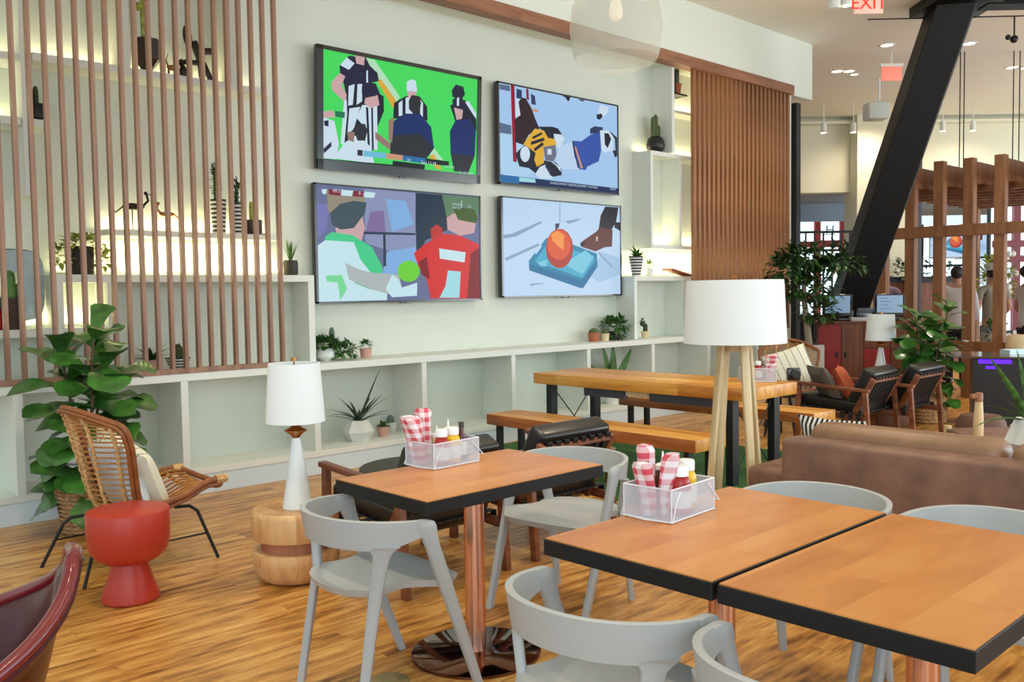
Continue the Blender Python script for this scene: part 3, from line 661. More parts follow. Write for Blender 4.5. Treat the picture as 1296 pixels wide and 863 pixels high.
# ------------------------------------------------------------------ grey moulded chairs
def make_chair(label):
    t = thing('dining_chair', label, 'chair', group='grey moulded chairs at the dining tables')
    a, bw = .262, .278
    # backrest band, from one arm end round the back to the other
    def sect(u):
        th = (u * 2 - 1) * R(92)
        x = -a * cos(th) ; y = bw * (abs(sin(th)) ** .92) * (1 if th > 0 else -1)
        if abs(th) > R(80): x += .0
        k = abs(th) / R(92)
        top = .705 - .02 * k * k
        hh = .108 - .004 * k if k < .62 else .108 - .0025 - (k - .62) / .38 * .052
        return x, y, top, hh, th
    n = 49; b = B(); rings = []
    for i in range(n):
        x, y, top, hh, th = sect(i / (n - 1)); x2, y2, *_ = sect(min(1, i / (n - 1) + .01)); x1, y1, *_ = sect(max(0, i / (n - 1) - .01))
        d = V((x2 - x1, y2 - y1, 0)).normalized(); nn = V((d.y, -d.x, 0)); nn = nn if nn.dot(V((x, y, 0))) > 0 else -nn
        w = .011; fl = .018 * (1 - (abs(th) / R(92)) ** 2)
        rings.append([b.bm.verts.new(p) for p in (V((x, y, top - .004)) + nn * (w + fl), V((x, y, top)) + nn * fl, V((x, y, top - .004)) + nn * (fl - w * .9), V((x, y, top - hh)) - nn * w, V((x, y, top - hh - .003)), V((x, y, top - hh)) + nn * w)])
    for i in range(n - 1):
        for k in range(6): b.bm.faces.new([rings[i][k], rings[i][(k + 1) % 6], rings[i + 1][(k + 1) % 6], rings[i + 1][k]])
    b.bm.faces.new(rings[0][::-1]); b.bm.faces.new(rings[-1])
    b.build('backrest', grey_plastic, t, ang=50)
    # seat: shield shape with a shallow dish
    half = [(-.262, 0), (-.255, .07), (-.235, .13), (-.2, .178), (-.165, .205), (-.135, .215), (-.10, .205), (-.06, .196), (-.02, .2), (.02, .222), (.055, .252), (.09, .276), (.12, .262), (.165, .235), (.2, .2), (.212, .12), (.215, 0)]
    out = half + [(x, -y) for x, y in half[-2:0:-1]]
    b = B(); nr = 7; rr = []
    c = V((-.02, 0))
    for j in range(nr):
        k = (j + 1) / nr
        rr.append([b.bm.verts.new((c.x + (x - c.x) * k, y * k, .452 - .014 * (1 - k * k) - (.018 if x > .15 and k > .9 else 0))) for x, y in out])
    cc = b.bm.verts.new((c.x, 0, .438)); m = len(out)
    for i in range(m): b.bm.faces.new([cc, rr[0][i], rr[0][(i + 1) % m]])
    for j in range(nr - 1):
        for i in range(m): b.bm.faces.new([rr[j][i], rr[j + 1][i], rr[j + 1][(i + 1) % m], rr[j][(i + 1) % m]])
    lo = [b.bm.verts.new((c.x + (x - c.x) * .95, y * .95, .425 - (.018 if x > .15 else 0))) for x, y in out]
    for i in range(m): b.bm.faces.new([rr[-1][i], lo[i], lo[(i + 1) % m], rr[-1][(i + 1) % m]])
    b.bm.faces.new(lo[::-1])
    b.build('seat', grey_plastic, t, ang=50)
    def loft(b, secs, th):
        """legs: rings of (centre, direction across, width)"""
        rr_ = []
        for (c, d, w_) in secs:
            c = V(c); d = V(d).normalized(); nn = V((-d.y, d.x, 0)).normalized()
            q = []
            for e, f_ in ((-1, -1), (-1, 1), (1, 1), (1, -1)):
                for g, h in (((.86, 1), (1, .6)) if e * f_ > 0 else ((1, .6), (.86, 1))): q.append(b.bm.verts.new(c + d * e * w_ / 2 * g + nn * f_ * th / 2 * h))
            rr_.append(q)
        for k in range(len(rr_) - 1):
            for m_ in range(8): b.bm.faces.new([rr_[k][m_], rr_[k][(m_ + 1) % 8], rr_[k + 1][(m_ + 1) % 8], rr_[k + 1][m_]])
        b.bm.faces.new(rr_[0][::-1]); b.bm.faces.new(rr_[-1]); return b
    for s in (1, -1):
        X1 = (1, 0, 0)
        loft(B(), [((-.020, s * .279, .6848), X1, .03), ((-.012, s * .279, .682), X1, .06), ((-.002, s * .279, .674), X1, .078), ((.006, s * .279, .655), X1, .082), ((.012, s * .279, .638), X1, .072), ((.030, s * .278, .59), X1, .056), ((.082, s * .275, .45), X1, .054), ((.16, s * .269, .24), X1, .044), ((.248, s * .262, 0), X1, .030)], .026).build('leg', grey_plastic, t, ang=62)
        tg = V((-.72, s * -.69, 0)) * -1
        loft(B(), [((-.146, s * .238, .605), tg, .12), ((-.147, s * .237, .592), tg, .085), ((-.149, s * .234, .575), tg, .062), ((-.152, s * .226, .53), tg, .052), ((-.157, s * .208, .45), tg, .047), ((-.175, s * .209, .36), tg, .044), ((-.238, s * .216, 0), tg, .03)], .026).build('leg', grey_plastic, t, ang=62)
    return t
chair0 = make_chair('grey moulded chair in full view, pulled to the left end of the small dining table')
chair0.location = (1.95, 2.78, 0); chair0.rotation_euler = (0, 0, R(-3))
dup(chair0, (3.08, 2.91, 0), R(188), 'grey moulded chair tucked at the far end of the small dining table')
dup(chair0, (1.83, 1.54, 0), R(0), 'grey moulded chair at the near end of the table with the rolled napkins')
dup(chair0, (1.82, .93, 0), R(2), 'grey moulded chair with only its back showing at the bottom edge, before the empty table')
dup(chair0, (3.07, 1.68, 0), R(182), 'grey moulded chair between the sofa back and the table with the rolled napkins')
dup(chair0, (3.09, 1.06, 0), R(180), 'grey moulded chair between the sofa back and the empty table')

# ------------------------------------------------------------------ condiment caddies
def bottle(kind, label, loc, h, r, body, cap, lab=None, shape='squeeze', group='condiment bottles'):
    t = thing(kind, label, 'bottle', loc, random.uniform(0, 6), group)
    if shape == 'squeeze':
        B().lathe([(r * .9, 0), (r, .006), (r, h * .55), (r * .93, h * .68), (r * .72, h * .78), (r * .62, h * .8)], 20).build('body', body, t)
        B().lathe([(r * .8, h * .79), (r * .8, h * .97), (r * .72, h)], 20).build('cap', cap, t)
    elif shape == 'nozzle':
        B().lathe([(r * .9, 0), (r, .006), (r, h * .62), (r * .9, h * .68)], 20).build('body', body, t)
        B().lathe([(r, h * .68), (r, h * .76), (r * .35, h * .80), (r * .22, h * .82), (r * .10, h)], 16).build('cap', cap, t)
    else:
        B().lathe([(r * .9, 0), (r, .006), (r, h * .6), (r * .5, h * .74), (r * .45, h * .86)], 20).build('body', body, t)
        B().lathe([(r * .55, h * .85), (r * .55, h)], 16).build('cap', cap, t)
    if lab: B().lathe([(r * 1.02, h * .14), (r * 1.02, h * .5)], 20, cap=False).build('bottle_label', lab, t)
    return t
def napkin(label, loc, h, r, lean, az):
    t = thing('rolled_napkin', label, 'napkin', loc, az, 'gingham napkins in the caddies')
    def f(u, v):
        tw = 1 + .12 * sin(u * 2 * pi * 3 + v * 5); rr_ = r * (.75 + .35 * v) * tw * (1 if v < .93 else .75)
        return (rr_ * cos(u * 2 * pi) + lean * v * v * h, rr_ * sin(u * 2 * pi), v * h)
    b = B(); b.grid(f, 18, 14, cu=True); b.grid(lambda u, v: (r * .8 * v * cos(u * 2 * pi) + lean * h, r * .8 * v * sin(u * 2 * pi), h * .99 + .006 * (1 - v)), 18, 3, cu=True)
    b.build('cloth', gingham, t)
    return t
def caddy(label, loc, rz, L=.255, Wd=.178, H=.105):
    t = thing('condiment_caddy', label, 'caddy', loc, rz, 'white wire mesh condiment caddies')
    b = B()
    for x0, x1, y0, y1 in ((-L / 2, L / 2, -Wd / 2, -Wd / 2 + .0015), (-L / 2, L / 2, Wd / 2 - .0015, Wd / 2), (-L / 2, -L / 2 + .0015, -Wd / 2, Wd / 2), (L / 2 - .0015, L / 2, -Wd / 2, Wd / 2)):
        b.box(x0, x1, y0, y1, .004, H)
    b.box(-L / 2, L / 2, -Wd / 2, Wd / 2, .002, .005)
    b.build('mesh_basket', caddy_mesh, t, smooth=False)
    b = B(); c = [(-L / 2, -Wd / 2), (L / 2, -Wd / 2), (L / 2, Wd / 2), (-L / 2, Wd / 2)]
    for z in (.004, H): b.tube([(x, y, z) for x, y in c], .0028, 6, closed=True)
    for x, y in c: b.tube([(x, y, .003), (x, y, H)], .0022, 6)
    b.build('rim_wire', caddy_wire, t)
    for hp in ([(-L / 2 + .045, -Wd / 2 - .004, H - .012), (-L / 2 + .02, -Wd / 2 - .006, H * .6), (-L / 2 - .004, -Wd / 2 - .008, .006), (-L / 2 - .012, 0, .004), (-L / 2 - .004, Wd / 2 + .008, .006), (-L / 2 + .045, Wd / 2 + .004, H - .012)], [(L / 2 - .045, -Wd / 2 - .004, H - .01), (L / 2 + .022, -Wd / 2 - .006, .03), (L / 2 + .03, 0, .028), (L / 2 + .022, Wd / 2 + .006, .03), (L / 2 - .045, Wd / 2 + .004, H - .01)]):
        B().tube(hp, .0022, 6).build('handle', caddy_wire, t)
    return t
caddy('white mesh condiment caddy on the small dining table', (2.425, 3.0, .7505), R(3))
caddy('white mesh condiment caddy on the table in front of the sofa', (2.378, 1.78, .7505), R(4))
caddy('grey mesh condiment caddy on the picnic table', (6.30, 3.86, .75), R(-50), .26, .17)
zt = .756
napkin('flat spreading gingham napkin in the caddy on the small dining table', (2.335, 3.045, zt), .205, .040, .22, R(160))
napkin('rear gingham napkin in the caddy on the small dining table', (2.375, 3.06, zt), .225, .034, .1, R(60))
napkin('front left gingham napkin roll in the caddy nearest the sofa', (2.295, 1.80, zt), .17, .030, .16, R(170))
napkin('tallest gingham napkin roll in the caddy nearest the sofa', (2.335, 1.835, zt), .215, .028, .05, R(120))
napkin('right gingham napkin roll in the caddy nearest the sofa', (2.335, 1.77, zt), .195, .026, .16, R(-50))
napkin('pink crumpled gingham napkin in the caddy on the picnic table', (6.385, 3.80, .755), .2, .045, .1, R(-60))
bottle('ketchup_bottle', 'red ketchup bottle with white cap on the small dining table', (2.385, 2.955, zt), .15, .031, ketchup, cap_white, lab_w)
bottle('mustard_bottle', 'yellow mustard bottle with white cap on the small dining table', (2.455, 2.965, zt), .15, .031, mustard, cap_white, lab_w)
bottle('sauce_bottle', 'dark brown sauce bottle with dark cap on the small dining table', (2.523, 2.99, zt), .162, .022, sauce, cap_dark, lab_w, 'neck')
bottle('sauce_bottle', 'brown nozzle sauce bottle behind the mustard on the small dining table', (2.495, 3.045, zt), .172, .026, sauce, cap_white, None, 'nozzle')
bottle('sauce_bottle', 'pale capped bottle behind the ketchup on the small dining table', (2.435, 3.05, zt), .15, .024, pot_cream, cap_white, None, 'nozzle')
bottle('ketchup_bottle', 'red ketchup bottle with white cap in the caddy nearest the sofa', (2.375, 1.735, zt), .155, .034, ketchup, cap_white, lab_w)
bottle('mustard_bottle', 'yellow mustard bottle with white cap in the caddy nearest the sofa', (2.45, 1.765, zt), .16, .034, mustard, cap_white, lab_w)
bottle('sauce_bottle', 'brown nozzle sauce bottle in the caddy nearest the sofa', (2.41, 1.83, zt), .185, .026, sauce, cap_white, None, 'nozzle')
bottle('sauce_bottle', 'slim dark capped bottle at the back of the caddy nearest the sofa', (2.475, 1.84, zt), .16, .018, sauce, cap_dark, None, 'neck')
bottle('sauce_bottle', 'dark capped sauce bottle in the picnic table caddy', (6.235, 3.935, .755), .17, .022, sauce, cap_dark, lab_w, 'neck')
bottle('ketchup_bottle', 'red ketchup bottle in the picnic table caddy', (6.33, 3.87, .755), .15, .03, ketchup, cap_white, lab_w)
bottle('mustard_bottle', 'pale bottle with white cap in the picnic table caddy', (6.28, 3.90, .755), .145, .026, pot_cream, cap_white, None)

# ------------------------------------------------------------------ picnic table, benches, turf
t = thing('picnic_table', 'long butcher block picnic table on black steel legs', 'table', (6.10, 4.70, 0))
B().box(-.35, .35, -1.10, 1.10, .655, .75, bev=.004).build('table_top', butcher, t)
for sx in (-1, 1):
    for sy in (-1, 1): B().box(sx * .29 - .04, sx * .29 + .04, sy * .93 - .03, sy * .93 + .03, 0, .655).build('leg', black_metal, t, smooth=False)
for y0, y1 in ((-.95, -.18), (.08, .52)): B().box(-.32, -.27, y0, y1, .585, .655).build('apron', charcoal, t, smooth=False)
B().box(-.30, -.27, -.18, .08, .61, .655).build('apron_rail', ash, t, smooth=False)
for sy in (-1, 1): B().tube([(-.27, sy * .93, .62), (.27, sy * .93, .06)], .005, 6).tube([(.27, sy * .93, .62), (-.27, sy * .93, .06)], .005, 6).build('brace_rod', black_metal, t)
def bench(label, cx, cy, L, W_=.37):
    t = thing('bench', label, 'bench', (cx, cy, 0), 0, 'butcher block benches at the picnic table')
    B().box(-W_ / 2, W_ / 2, -L / 2, L / 2, .362, .45, bev=.004).build('seat', [butcher, butcher_end], t)
    o = [c for c in bpy.data.objects if c.parent == t][0]
    for p in o.data.polygons:
        if abs(p.normal.x) > .7: p.material_index = 1
    for sx in (-1, 1):
        for sy in (-1, 1): B().box(sx * (W_ / 2 - .06) - .025, sx * (W_ / 2 - .06) + .025, sy * (L / 2 - .1) - .02, sy * (L / 2 - .1) + .02, 0, .362).build('leg', black_metal, t, smooth=False)
    return t
bench('near butcher block bench between the picnic table and the black armchairs', 5.30, 4.67, 2.12)
bench('far butcher block bench behind the picnic table', 7.03, 4.70, 2.05)
tag(B().box(4.88, 7.35, 3.1, 6.42, 0, .014).build('turf_rug', turf, smooth=False), 'green artificial turf rug under the picnic table', 'rug')

# ------------------------------------------------------------------ floor lamp and table lamps
fx, fy = 5.06, 3.265
t = thing('floor_lamp', 'tall floor lamp with wide white drum shade on pale wooden legs', 'lamp', (fx, fy, .014))
def drum(r0, r1, z0, z1, par, m=linen):
    b = B(); b.lathe([(r0, z0), (r1, z1)], 48, cap=False); b.lathe([(r0 - .004, z0), (r1 - .004, z1)], 48, cap=False)
    b.lathe([(r0 - .004, z0), (r0, z0)], 48, cap=False); b.lathe([(r1 - .004, z1), (r1, z1)], 48, cap=False)
    o = b.build('lamp_shade', m, par); return o
drum(.325, .305, 1.115, 1.515, t)
B().lathe([(.29, 1.16), (.29, 1.165)], 32).build('diffuser', linen, t)
B().lathe([(.012, 1.10), (.012, 1.52), (.02, 1.53), (.0, 1.55)], 12).tube([(-.3, 0, 1.50), (.3, 0, 1.50)], .004, 6).tube([(0, -.3, 1.50), (0, .3, 1.50)], .004, 6).build('shade_support', brass, t)
B().box(-.07, .07, -.07, .07, 1.06, 1.10).build('top_block', ash, t, smooth=False)
for k, a in enumerate((-23, 67, 157, 247)):
    a = R(a); B().bar((cos(a) * .10, sin(a) * .10, 1.14), (cos(a) * .205, sin(a) * .205, 0), .062, .022, up=(cos(a), sin(a), 0), bev=.003, w2=.05).build('leg', ash, t)
def table_lamp(label, loc, s=1.0):
    t = thing('table_lamp', label, 'lamp', loc, 0, 'white cone table lamps')
    B().lathe([(.078, 0), (.078, .006), (.022, .365)], 32).build('base', lamp_white, t)
    B().lathe([(.018, .362), (.02, .37), (.032, .385), (.058, .402), (.058, .406), (.03, .42), (.018, .435), (.012, .44), (.012, .47)], 24).build('collar', brass, t)
    drum(.152, .132, .45, .755, t); B().lathe([(.005, .47), (.005, .77)], 8).lathe([(.016, .765), (.016, .785)], 12).tube([(-.13, 0, .74), (.13, 0, .74)], .003, 6).build('finial', brass, t)
    B().lathe([(.14, .46), (.14, .463)], 24).build('diffuser', linen, t)
    t.scale = (s, s, s)
    return t
SX, SY, _ = site(4.72, -1.145)
t = thing('side_table', 'turned pale wood stump side table under the table lamp', 'table', (SX, SY, 0))
B().lathe([(.15, 0), (.185, .012), (.208, .05), (.222, .10), (.224, .155), (.215, .162), (.18, .162)], 56).build('base', stump_wood, t, ang=60)
B().lathe([(.178, .155), (.178, .225)], 48).build('neck', stump_mid, t)
B().lathe([(.18, .222), (.222, .225), (.226, .24), (.226, .345), (.22, .365), (.21, .372), (.19, .366), (.0, .366)], 56).build('table_top', stump_wood, t, ang=60)
table_lamp('white cone table lamp with copper collar on the wood stump', (SX + .012, SY - .005, .367))

RX, RY, _ = site(4.40, -1.885)
t = thing('side_table', 'glossy red hourglass ceramic side table beside the rattan chair', 'table', (RX, RY, 0))
B().lathe([(.128, 0), (.136, .006), (.137, .015), (.11, .09), (.088, .17), (.085, .188)], 56).build('base', red_glaze, t)
B().lathe([(.085, .186), (.12, .196), (.155, .218), (.178, .25), (.189, .29), (.192, .34), (.192, .435), (.188, .443), (.18, .446), (0, .446)], 56).build('bowl', red_glaze, t)

# ------------------------------------------------------------------ sofa
t = thing('sofa', 'brown leather sofa seen from behind with chaise at its end', 'sofa', (4.32, 1.0, 0))
def sp(name, x0, x1, y0, y1, z0, z1, bev, m=sofa_leather): return B().box(x0 - 4.32, x1 - 4.32, y0 - 1.0, y1 - 1.0, z0, z1, bev=bev, seg=4).build(name, m, t)
sp('backrest', 4.30, 4.50, -.8, 2.50, .06, .685, .03)
sp('seat_base', 4.52, 5.25, -.8, 2.50, .06, .30, .03); sp('seat_cushion', 4.54, 5.26, -.8, .95, .30, .44, .045); sp('seat_cushion', 4.54, 5.26, .96, 2.46, .30, .44, .045)
sp('chaise', 4.72, 5.25, 2.46, 2.97, .06, .42, .035)
for y0, y1 in ((1.47, 2.44), (.47, 1.445), (-.55, .45)): 
    o = sp('back_cushion', 4.46, 4.68, y0, y1, .44, .752, .07, sofa_top)
for x in (4.36, 5.18):
    for y in (-.7, 2.4): B().lathe([(.02, 0), (.025, .07)], 10).build('foot', black_metal, t).location = (x - 4.32, y - 1.0, 0)
o = B().pillow(.42, .42, .13).build('cushion', pillow_bw, None); o.matrix_world = T(4.78, 2.42, .56, R(86), R(70), 0); tag(o, 'black and white finely striped cushion behind the sofa back', 'cushion')

# ------------------------------------------------------------------ wooden strap armchairs
def make_lounge(label):
    t = thing('armchair', label, 'armchair', group='walnut armchairs with black leather cushions')
    w = .33
    for s in (1, -1):
        B().bar((.34, s * w, 0), (.33, s * w, .555), .036, .05, up=(1, 0, 0), bev=.004, h2=.045).build('leg', walnut, t)
        B().bar((-.36, s * w, 0), (-.32, s * w, .52), .036, .045, up=(1, 0, 0), bev=.004).build('leg', walnut, t)
        B().bar((.375, s * w, .57), (-.36, s * w, .525), .05, .03, bev=.006).build('armrest', walnut, t)
        B().bar((-.17, s * (w - .04), .24), (-.38, s * (w - .04), .635), .034, .05, up=(1, 0, 0), bev=.004).build('back_stile', walnut, t)
        B().bar((.34, s * (w - .02), .315), (-.33, s * (w - .02), .255), .03, .05, bev=.003).build('seat_rail', walnut, t)
    for (x, z) in ((-.37, .615), (-.20, .30)): B().bar((x, -w + .05, z), (x, w - .05, z), .03, .04, up=(1, 0, 0)).build('cross_rail', walnut, t)
    B().bar((.33, -w, .30), (.33, w, .30), .03, .045, up=(0, 0, 1)).build('cross_rail', walnut, t)
    b = B()
    for k in range(8):
        y = -w + .085 + k * (2 * w - .17) / 7
        b.bar((-.397, y, .64), (-.21, y, .27), .04, .008, up=(1, 0, .4)).bar((-.355, y, .65), (-.17, y, .28), .04, .006, up=(1, 0, .4)).bar((-.40, y, .643), (-.35, y, .648), .04, .008)
    b.build('back_straps', strap_m, t, smooth=False)
    b = B()
    for k in range(8):
        x = -.26 + k * .078; z = .29 + (x + .26) * .09
        b.bar((x, -w - .002, z + .02), (x, w + .002, z + .02), .044, .006).bar((x, -w - .003, z + .02), (x, -w - .003, z - .045), .044, .006, up=(0, 1, 0)).bar((x, w + .003, z + .02), (x, w + .003, z - .045), .044, .006, up=(0, 1, 0))
    b.build('seat_straps', strap_m, t, smooth=False)
    B().box(-.31, .31, -.29, .29, -.06, .06, bev=.028, seg=4).build('seat_cushion', blackleather, t).matrix_local = T(.045, 0, .378, 0, 0, R(-5))
    B().box(-.065, .065, -.285, .285, -.27, .25, bev=.03, seg=4).build('back_cushion', blackleather, t).matrix_local = T(-.225, 0, .49, 0, 0, R(-27))
    return t
lc = make_lounge('black cushioned walnut armchair behind the small dining table, on its wall lamp side')
lc.location = (2.92, 3.86, 0); lc.rotation_euler = (0, 0, R(90))
dup(lc, (3.80, 3.86, 0), R(90), 'black cushioned walnut armchair beside the near end of the bench')
a1 = site(8.75, 3.22); a2 = site(9.1, 3.80)
dup(lc, (a1[0], a1[1], 0), R(92), 'black cushioned walnut armchair with an orange cushion beyond the sofa')
dup(lc, (a2[0], a2[1], 0), R(90), 'black cushioned walnut armchair beyond the sofa, next to the woven basket planter')
o = B().pillow(.36, .36, .12).build('cushion', cloth_orange, None); p = site(8.66, 3.20); o.matrix_world = T(p[0] - .02, p[1] + .02, .56, R(113 - 90), R(62), 0); tag(o, 'orange cushion on the black armchair beyond the sofa', 'cushion')
o = B().pillow(.40, .40, .12).build('cushion', cloth_grey, None); p = site(8.74, 3.08); o.matrix_world = T(p[0] - .06, p[1] + .05, .55, R(140 - 90), R(60), 0); tag(o, 'grey brown cushion on the black armchair beyond the sofa', 'cushion')
t = thing('coffee_table', 'low round black coffee table behind the small dining table', 'table', (3.69, 4.77, 0))
B().lathe([(.40, .305), (.42, .31), (.42, .328), (.415, .332), (0, .332)], 64).build('table_top', mat('charcoal_top', (58, 58, 52), .6), t)
for k in range(4): a = R(45 + 90 * k); B().tube([(cos(a) * .3, sin(a) * .3, .31), (cos(a) * .34, sin(a) * .34, 0)], .014, 8).build('leg', black_metal, t)

# ------------------------------------------------------------------ burgundy tub chair
t = thing('tub_chair', 'burgundy leather tub chair cut off by the lower left corner', 'armchair', (.36, 2.56, 0), R(163))
def tub(u, v):
    th = (u * 2 - 1) * R(128)            # 0 at the back
    k = abs(th) / R(128)
    top = .825 - .33 * max(0, (k - .07) / .93) ** .62
    if k < .07: top = .825
    rz_ = v
    z = .30 + (top - .30) * rz_
    r = .24 + .085 * (rz_ ** .7) + (.03 if rz_ > .9 else 0) * (rz_ - .9) * 10
    x = -r * cos(th) * 1.02 - .06 * rz_ * (1 - k) ; y = r * sin(th) * (1.05)
    return (x, y, z)
B().grid(tub, 41, 12, thick=.028).build('shell', burg, t, ang=60)
B().tube([V(tub(i / 60, 1)) for i in range(61)], .019, 10).build('piping', piping, t)
B().lathe([(.05, .27), (.22, .275), (.265, .30), (.27, .38), (.25, .41), (0, .415)], 40).build('seat_cushion', burg, t)
B().lathe([(.03, .02), (.03, .28)], 16).build('pedestal', black_metal, t)
for k in range(4): a = R(45 + 90 * k); B().bar((0, 0, .05), (cos(a) * .27, sin(a) * .27, .02), .035, .03, bev=.004).build('foot', black_metal, t)

# ------------------------------------------------------------------ rattan lounge chairs
def make_rattan(label):
    t = thing('rattan_chair', label, 'chair', group='rattan lounge chairs')
    def width(s):   # s 0 front of seat .. 1 top of back
        return .25 + .03 * cos(s * 2 * pi) + (.05 if s > .6 else 0) * sin((s - .6) / .4 * pi * .75) if s > .0 else .28
    def prof(s):
        P_ = [(.47, .385), (.37, .385), (.24, .335), (.07, .295), (-.09, .30), (-.16, .40), (-.195, .54), (-.225, .68), (-.255, .80), (-.28, .865)]
        k = s * (len(P_) - 1); i = min(int(k), len(P_) - 2); f = k - i
        p0 = P_[max(0, i - 1)]; p1 = P_[i]; p2 = P_[i + 1]; p3 = P_[min(len(P_) - 1, i + 2)]
        return [.5 * (2 * p1[j] + (-p0[j] + p2[j]) * f + (2 * p0[j] - 5 * p1[j] + 4 * p2[j] - p3[j]) * f * f + (-p0[j] + 3 * p1[j] - 3 * p2[j] + p3[j]) * f ** 3) for j in (0, 1)]
    def S(s, q):    # q -1..1 across
        x, z = prof(s); w = (.25, .265, .27, .24, .215, .23, .27, .31, .32, .27)
        k = s * 9; i = min(int(k), 8); f = k - i; ww = w[i] * (1 - f) + w[i + 1] * f
        dish = q * q
        e = max(0, min(1, (s - .30) / .28)); e = e * e * (3 - 2 * e)
        return V((x + .15 * dish * e, q * ww, z + .05 * dish * (1 - e) - .05 * dish * max(0, (s - .8) / .2)))
    # outer hoops
    hb = [S(.46 + .54 * k / 20, -1) for k in range(21)] + [S(1, -1 + 2 * k / 14) + V((-.0, 0, .03 * (1 - (-1 + 2 * k / 14) ** 2))) for k in range(1, 14)] + [S(1 - .54 * k / 20, 1) for k in range(21)]
    B().tube(hb, .0165, 8).tube([p + V((-.022, 0, -.012)) for p in hb], .011, 6).build('back_hoop', rattan_d, t)
    hs = [S(.50 - .50 * k / 14, -1) for k in range(15)] + [S(0, -1 + 2 * k / 10) + V((.06 * (1 - (-1 + 2 * k / 10) ** 2), 0, 0)) for k in range(1, 10)] + [S(.50 * k / 14, 1) for k in range(15)]
    B().tube(hs, .017, 8).tube([p + V((-.01, 0, -.03)) for p in hs], .012, 6).build('seat_hoop', rattan_d, t)
    b = B()
    for k in range(21):
        s = .50 + .48 * k / 20; b.tube([S(s, -1 + 2 * j / 10) for j in range(11)], .0055, 5)
    b.build('back_rods', rattan, t)
    b = B()
    for k in range(5):
        q = -.8 + k * .4
        b.tube([S(.47 + .53 * j / 24, q) + V((-.003 * (1 if j % 2 else -1), 0, 0)) for j in range(25)], .0105, 6)
    b.build('woven_ribs', rattan_l, t)
    b = B()
    for k in range(11):
        q = -.9 + k * .18; b.tube([S(.5 * j / 14, q) for j in range(15)], .0075, 5)
    for s in (.10, .22, .38): b.tube([S(s, -1 + 2 * j / 8) + V((0, 0, -.014)) for j in range(9)], .012, 6)
    b.build('seat_rods', rattan, t)
    for s in (1, -1):
        B().tube([(.20, s * .20, .31), (.28, s * .22, .305), (.315, s * .24, .275), (.40, s * .30, 0)], .0095, 8).build('leg', black_metal, t)
        B().tube([(-.10, s * .17, .27), (-.20, s * .2, .265), (-.235, s * .215, .235), (-.335, s * .28, 0)], .0095, 8).build('leg', black_metal, t)
        B().tube([(.362, s * .263, .145), (-.28, s * .247, .145)], .006, 6).build('stretcher', black_metal, t)
        B().tube([S(.0, s * .98) + V((.02, 0, .0)), S(.03, s * 1.0), S(.06, s * .98)], .026, 8).build('binding', rattan_l, t)
    B().tube([(.22, -.2, .31), (.22, .2, .31)], .0095, 8).tube([(-.1, -.17, .27), (-.1, .17, .27)], .0095, 8).build('seat_bar', black_metal, t)
    return t
rc = make_rattan('rattan lounge chair beside the red ceramic side table'); rc.location = (1.86, 5.12, 0); rc.rotation_euler = (0, 0, R(4))
q0 = site(10.0, 3.05); dup(rc, (q0[0], q0[1], 0), R(215), 'rattan lounge chair behind the far end of the picnic table')
def put_on(par, M): 
    return Matrix.Translation(par.location) @ Euler(par.rotation_euler).to_matrix().to_4x4() @ M
o = B().pillow(.46, .46, .15).build('cushion', pillow_stripe, None); o.matrix_world = put_on(rc, T(.07, .0, .50, R(90), R(62), 0) @ T(0, 0, 0, R(20))); tag(o, 'cream cushion with thin black stripes on the near rattan chair', 'cushion')
o = B().pillow(.42, .42, .13).build('cushion', cloth_blue, None); o.matrix_world = put_on(rc, T(-.03, -.04, .50, R(90), R(70), 0)); tag(o, 'plain pale cushion on the near rattan chair', 'cushion')
rc2 = [x for x in bpy.data.objects if x.name.startswith('rattan_chair') and x != rc][0]
o = B().pillow(.5, .46, .15).build('cushion', pillow_stripe, None); o.matrix_world = put_on(rc2, T(.0, -.0, .60, R(90), R(62), 0) @ T(0, 0, 0, R(20))); tag(o, 'cream cushion with thin black stripes on the far rattan chair', 'cushion')

t = thing('floor_socket', 'small round brass floor socket cover by the feet of the nearest grey chair', 'socket', (1.985, 2.80, 0)); B().lathe([(.075, 0), (.075, .004), (.068, .007), (0, .007)], 32).build('cover', mat('pale_brass', (190, 170, 120), .35, metal=.7), t); B().lathe([(.03, .0065), (.03, .009), (0, .009)], 24).build('cap', mat('pale_brass', (190, 170, 120), .35, metal=.7), t)
# ------------------------------------------------------------------ plants
def leaf(b, base, d, up, L, Wd, m=0, curl=.3, prof=None, fold=.15, n=7, twist=0.0, wave=0.0):
    """one leaf blade: base point, direction, arching towards -up as it runs"""
    d = V(d).normalized(); up = V(up); up = (up - d * up.dot(d)).normalized(); sd = d.cross(up).normalized()
    prof = prof or (lambda t: sin(pi * min(1, t * .96 + .04)) ** .7)
    p = V(base); cur = d.copy(); upc = up.copy(); step = L / (n - 1); rows = []
    for i in range(n):
        t = i / (n - 1); w = Wd / 2 * prof(t); wv = wave * sin(t * 9) * w
        rows.append([b.bm.verts.new(p - sd * w + upc * (fold * w + wv)), b.bm.verts.new(p), b.bm.verts.new(p + sd * w + upc * (fold * w - wv))])
        rot = Matrix.Rotation(-curl / (n - 1), 3, sd)
        cur = rot @ cur; upc = rot @ upc
        p = p + cur * step
    for i in range(n - 1):
        for k in (0, 1):
            f = b.bm.faces.new([rows[i][k], rows[i][k + 1], rows[i + 1][k + 1], rows[i + 1][k]]); f.material_index = m
def fiddle(t): return (.30 + .85 * t ** 1.3) * (1 - max(0, (t - .72) / .28) ** 2.2) * (.35 + .65 * min(1, t * 6)) if t < .999 else .03
def blade(t): return (1 - t ** 1.8) * (.55 + .45 * min(1, t * 5)) + .02
def oval(t): return sin(pi * min(1, t * .96 + .03)) ** .8
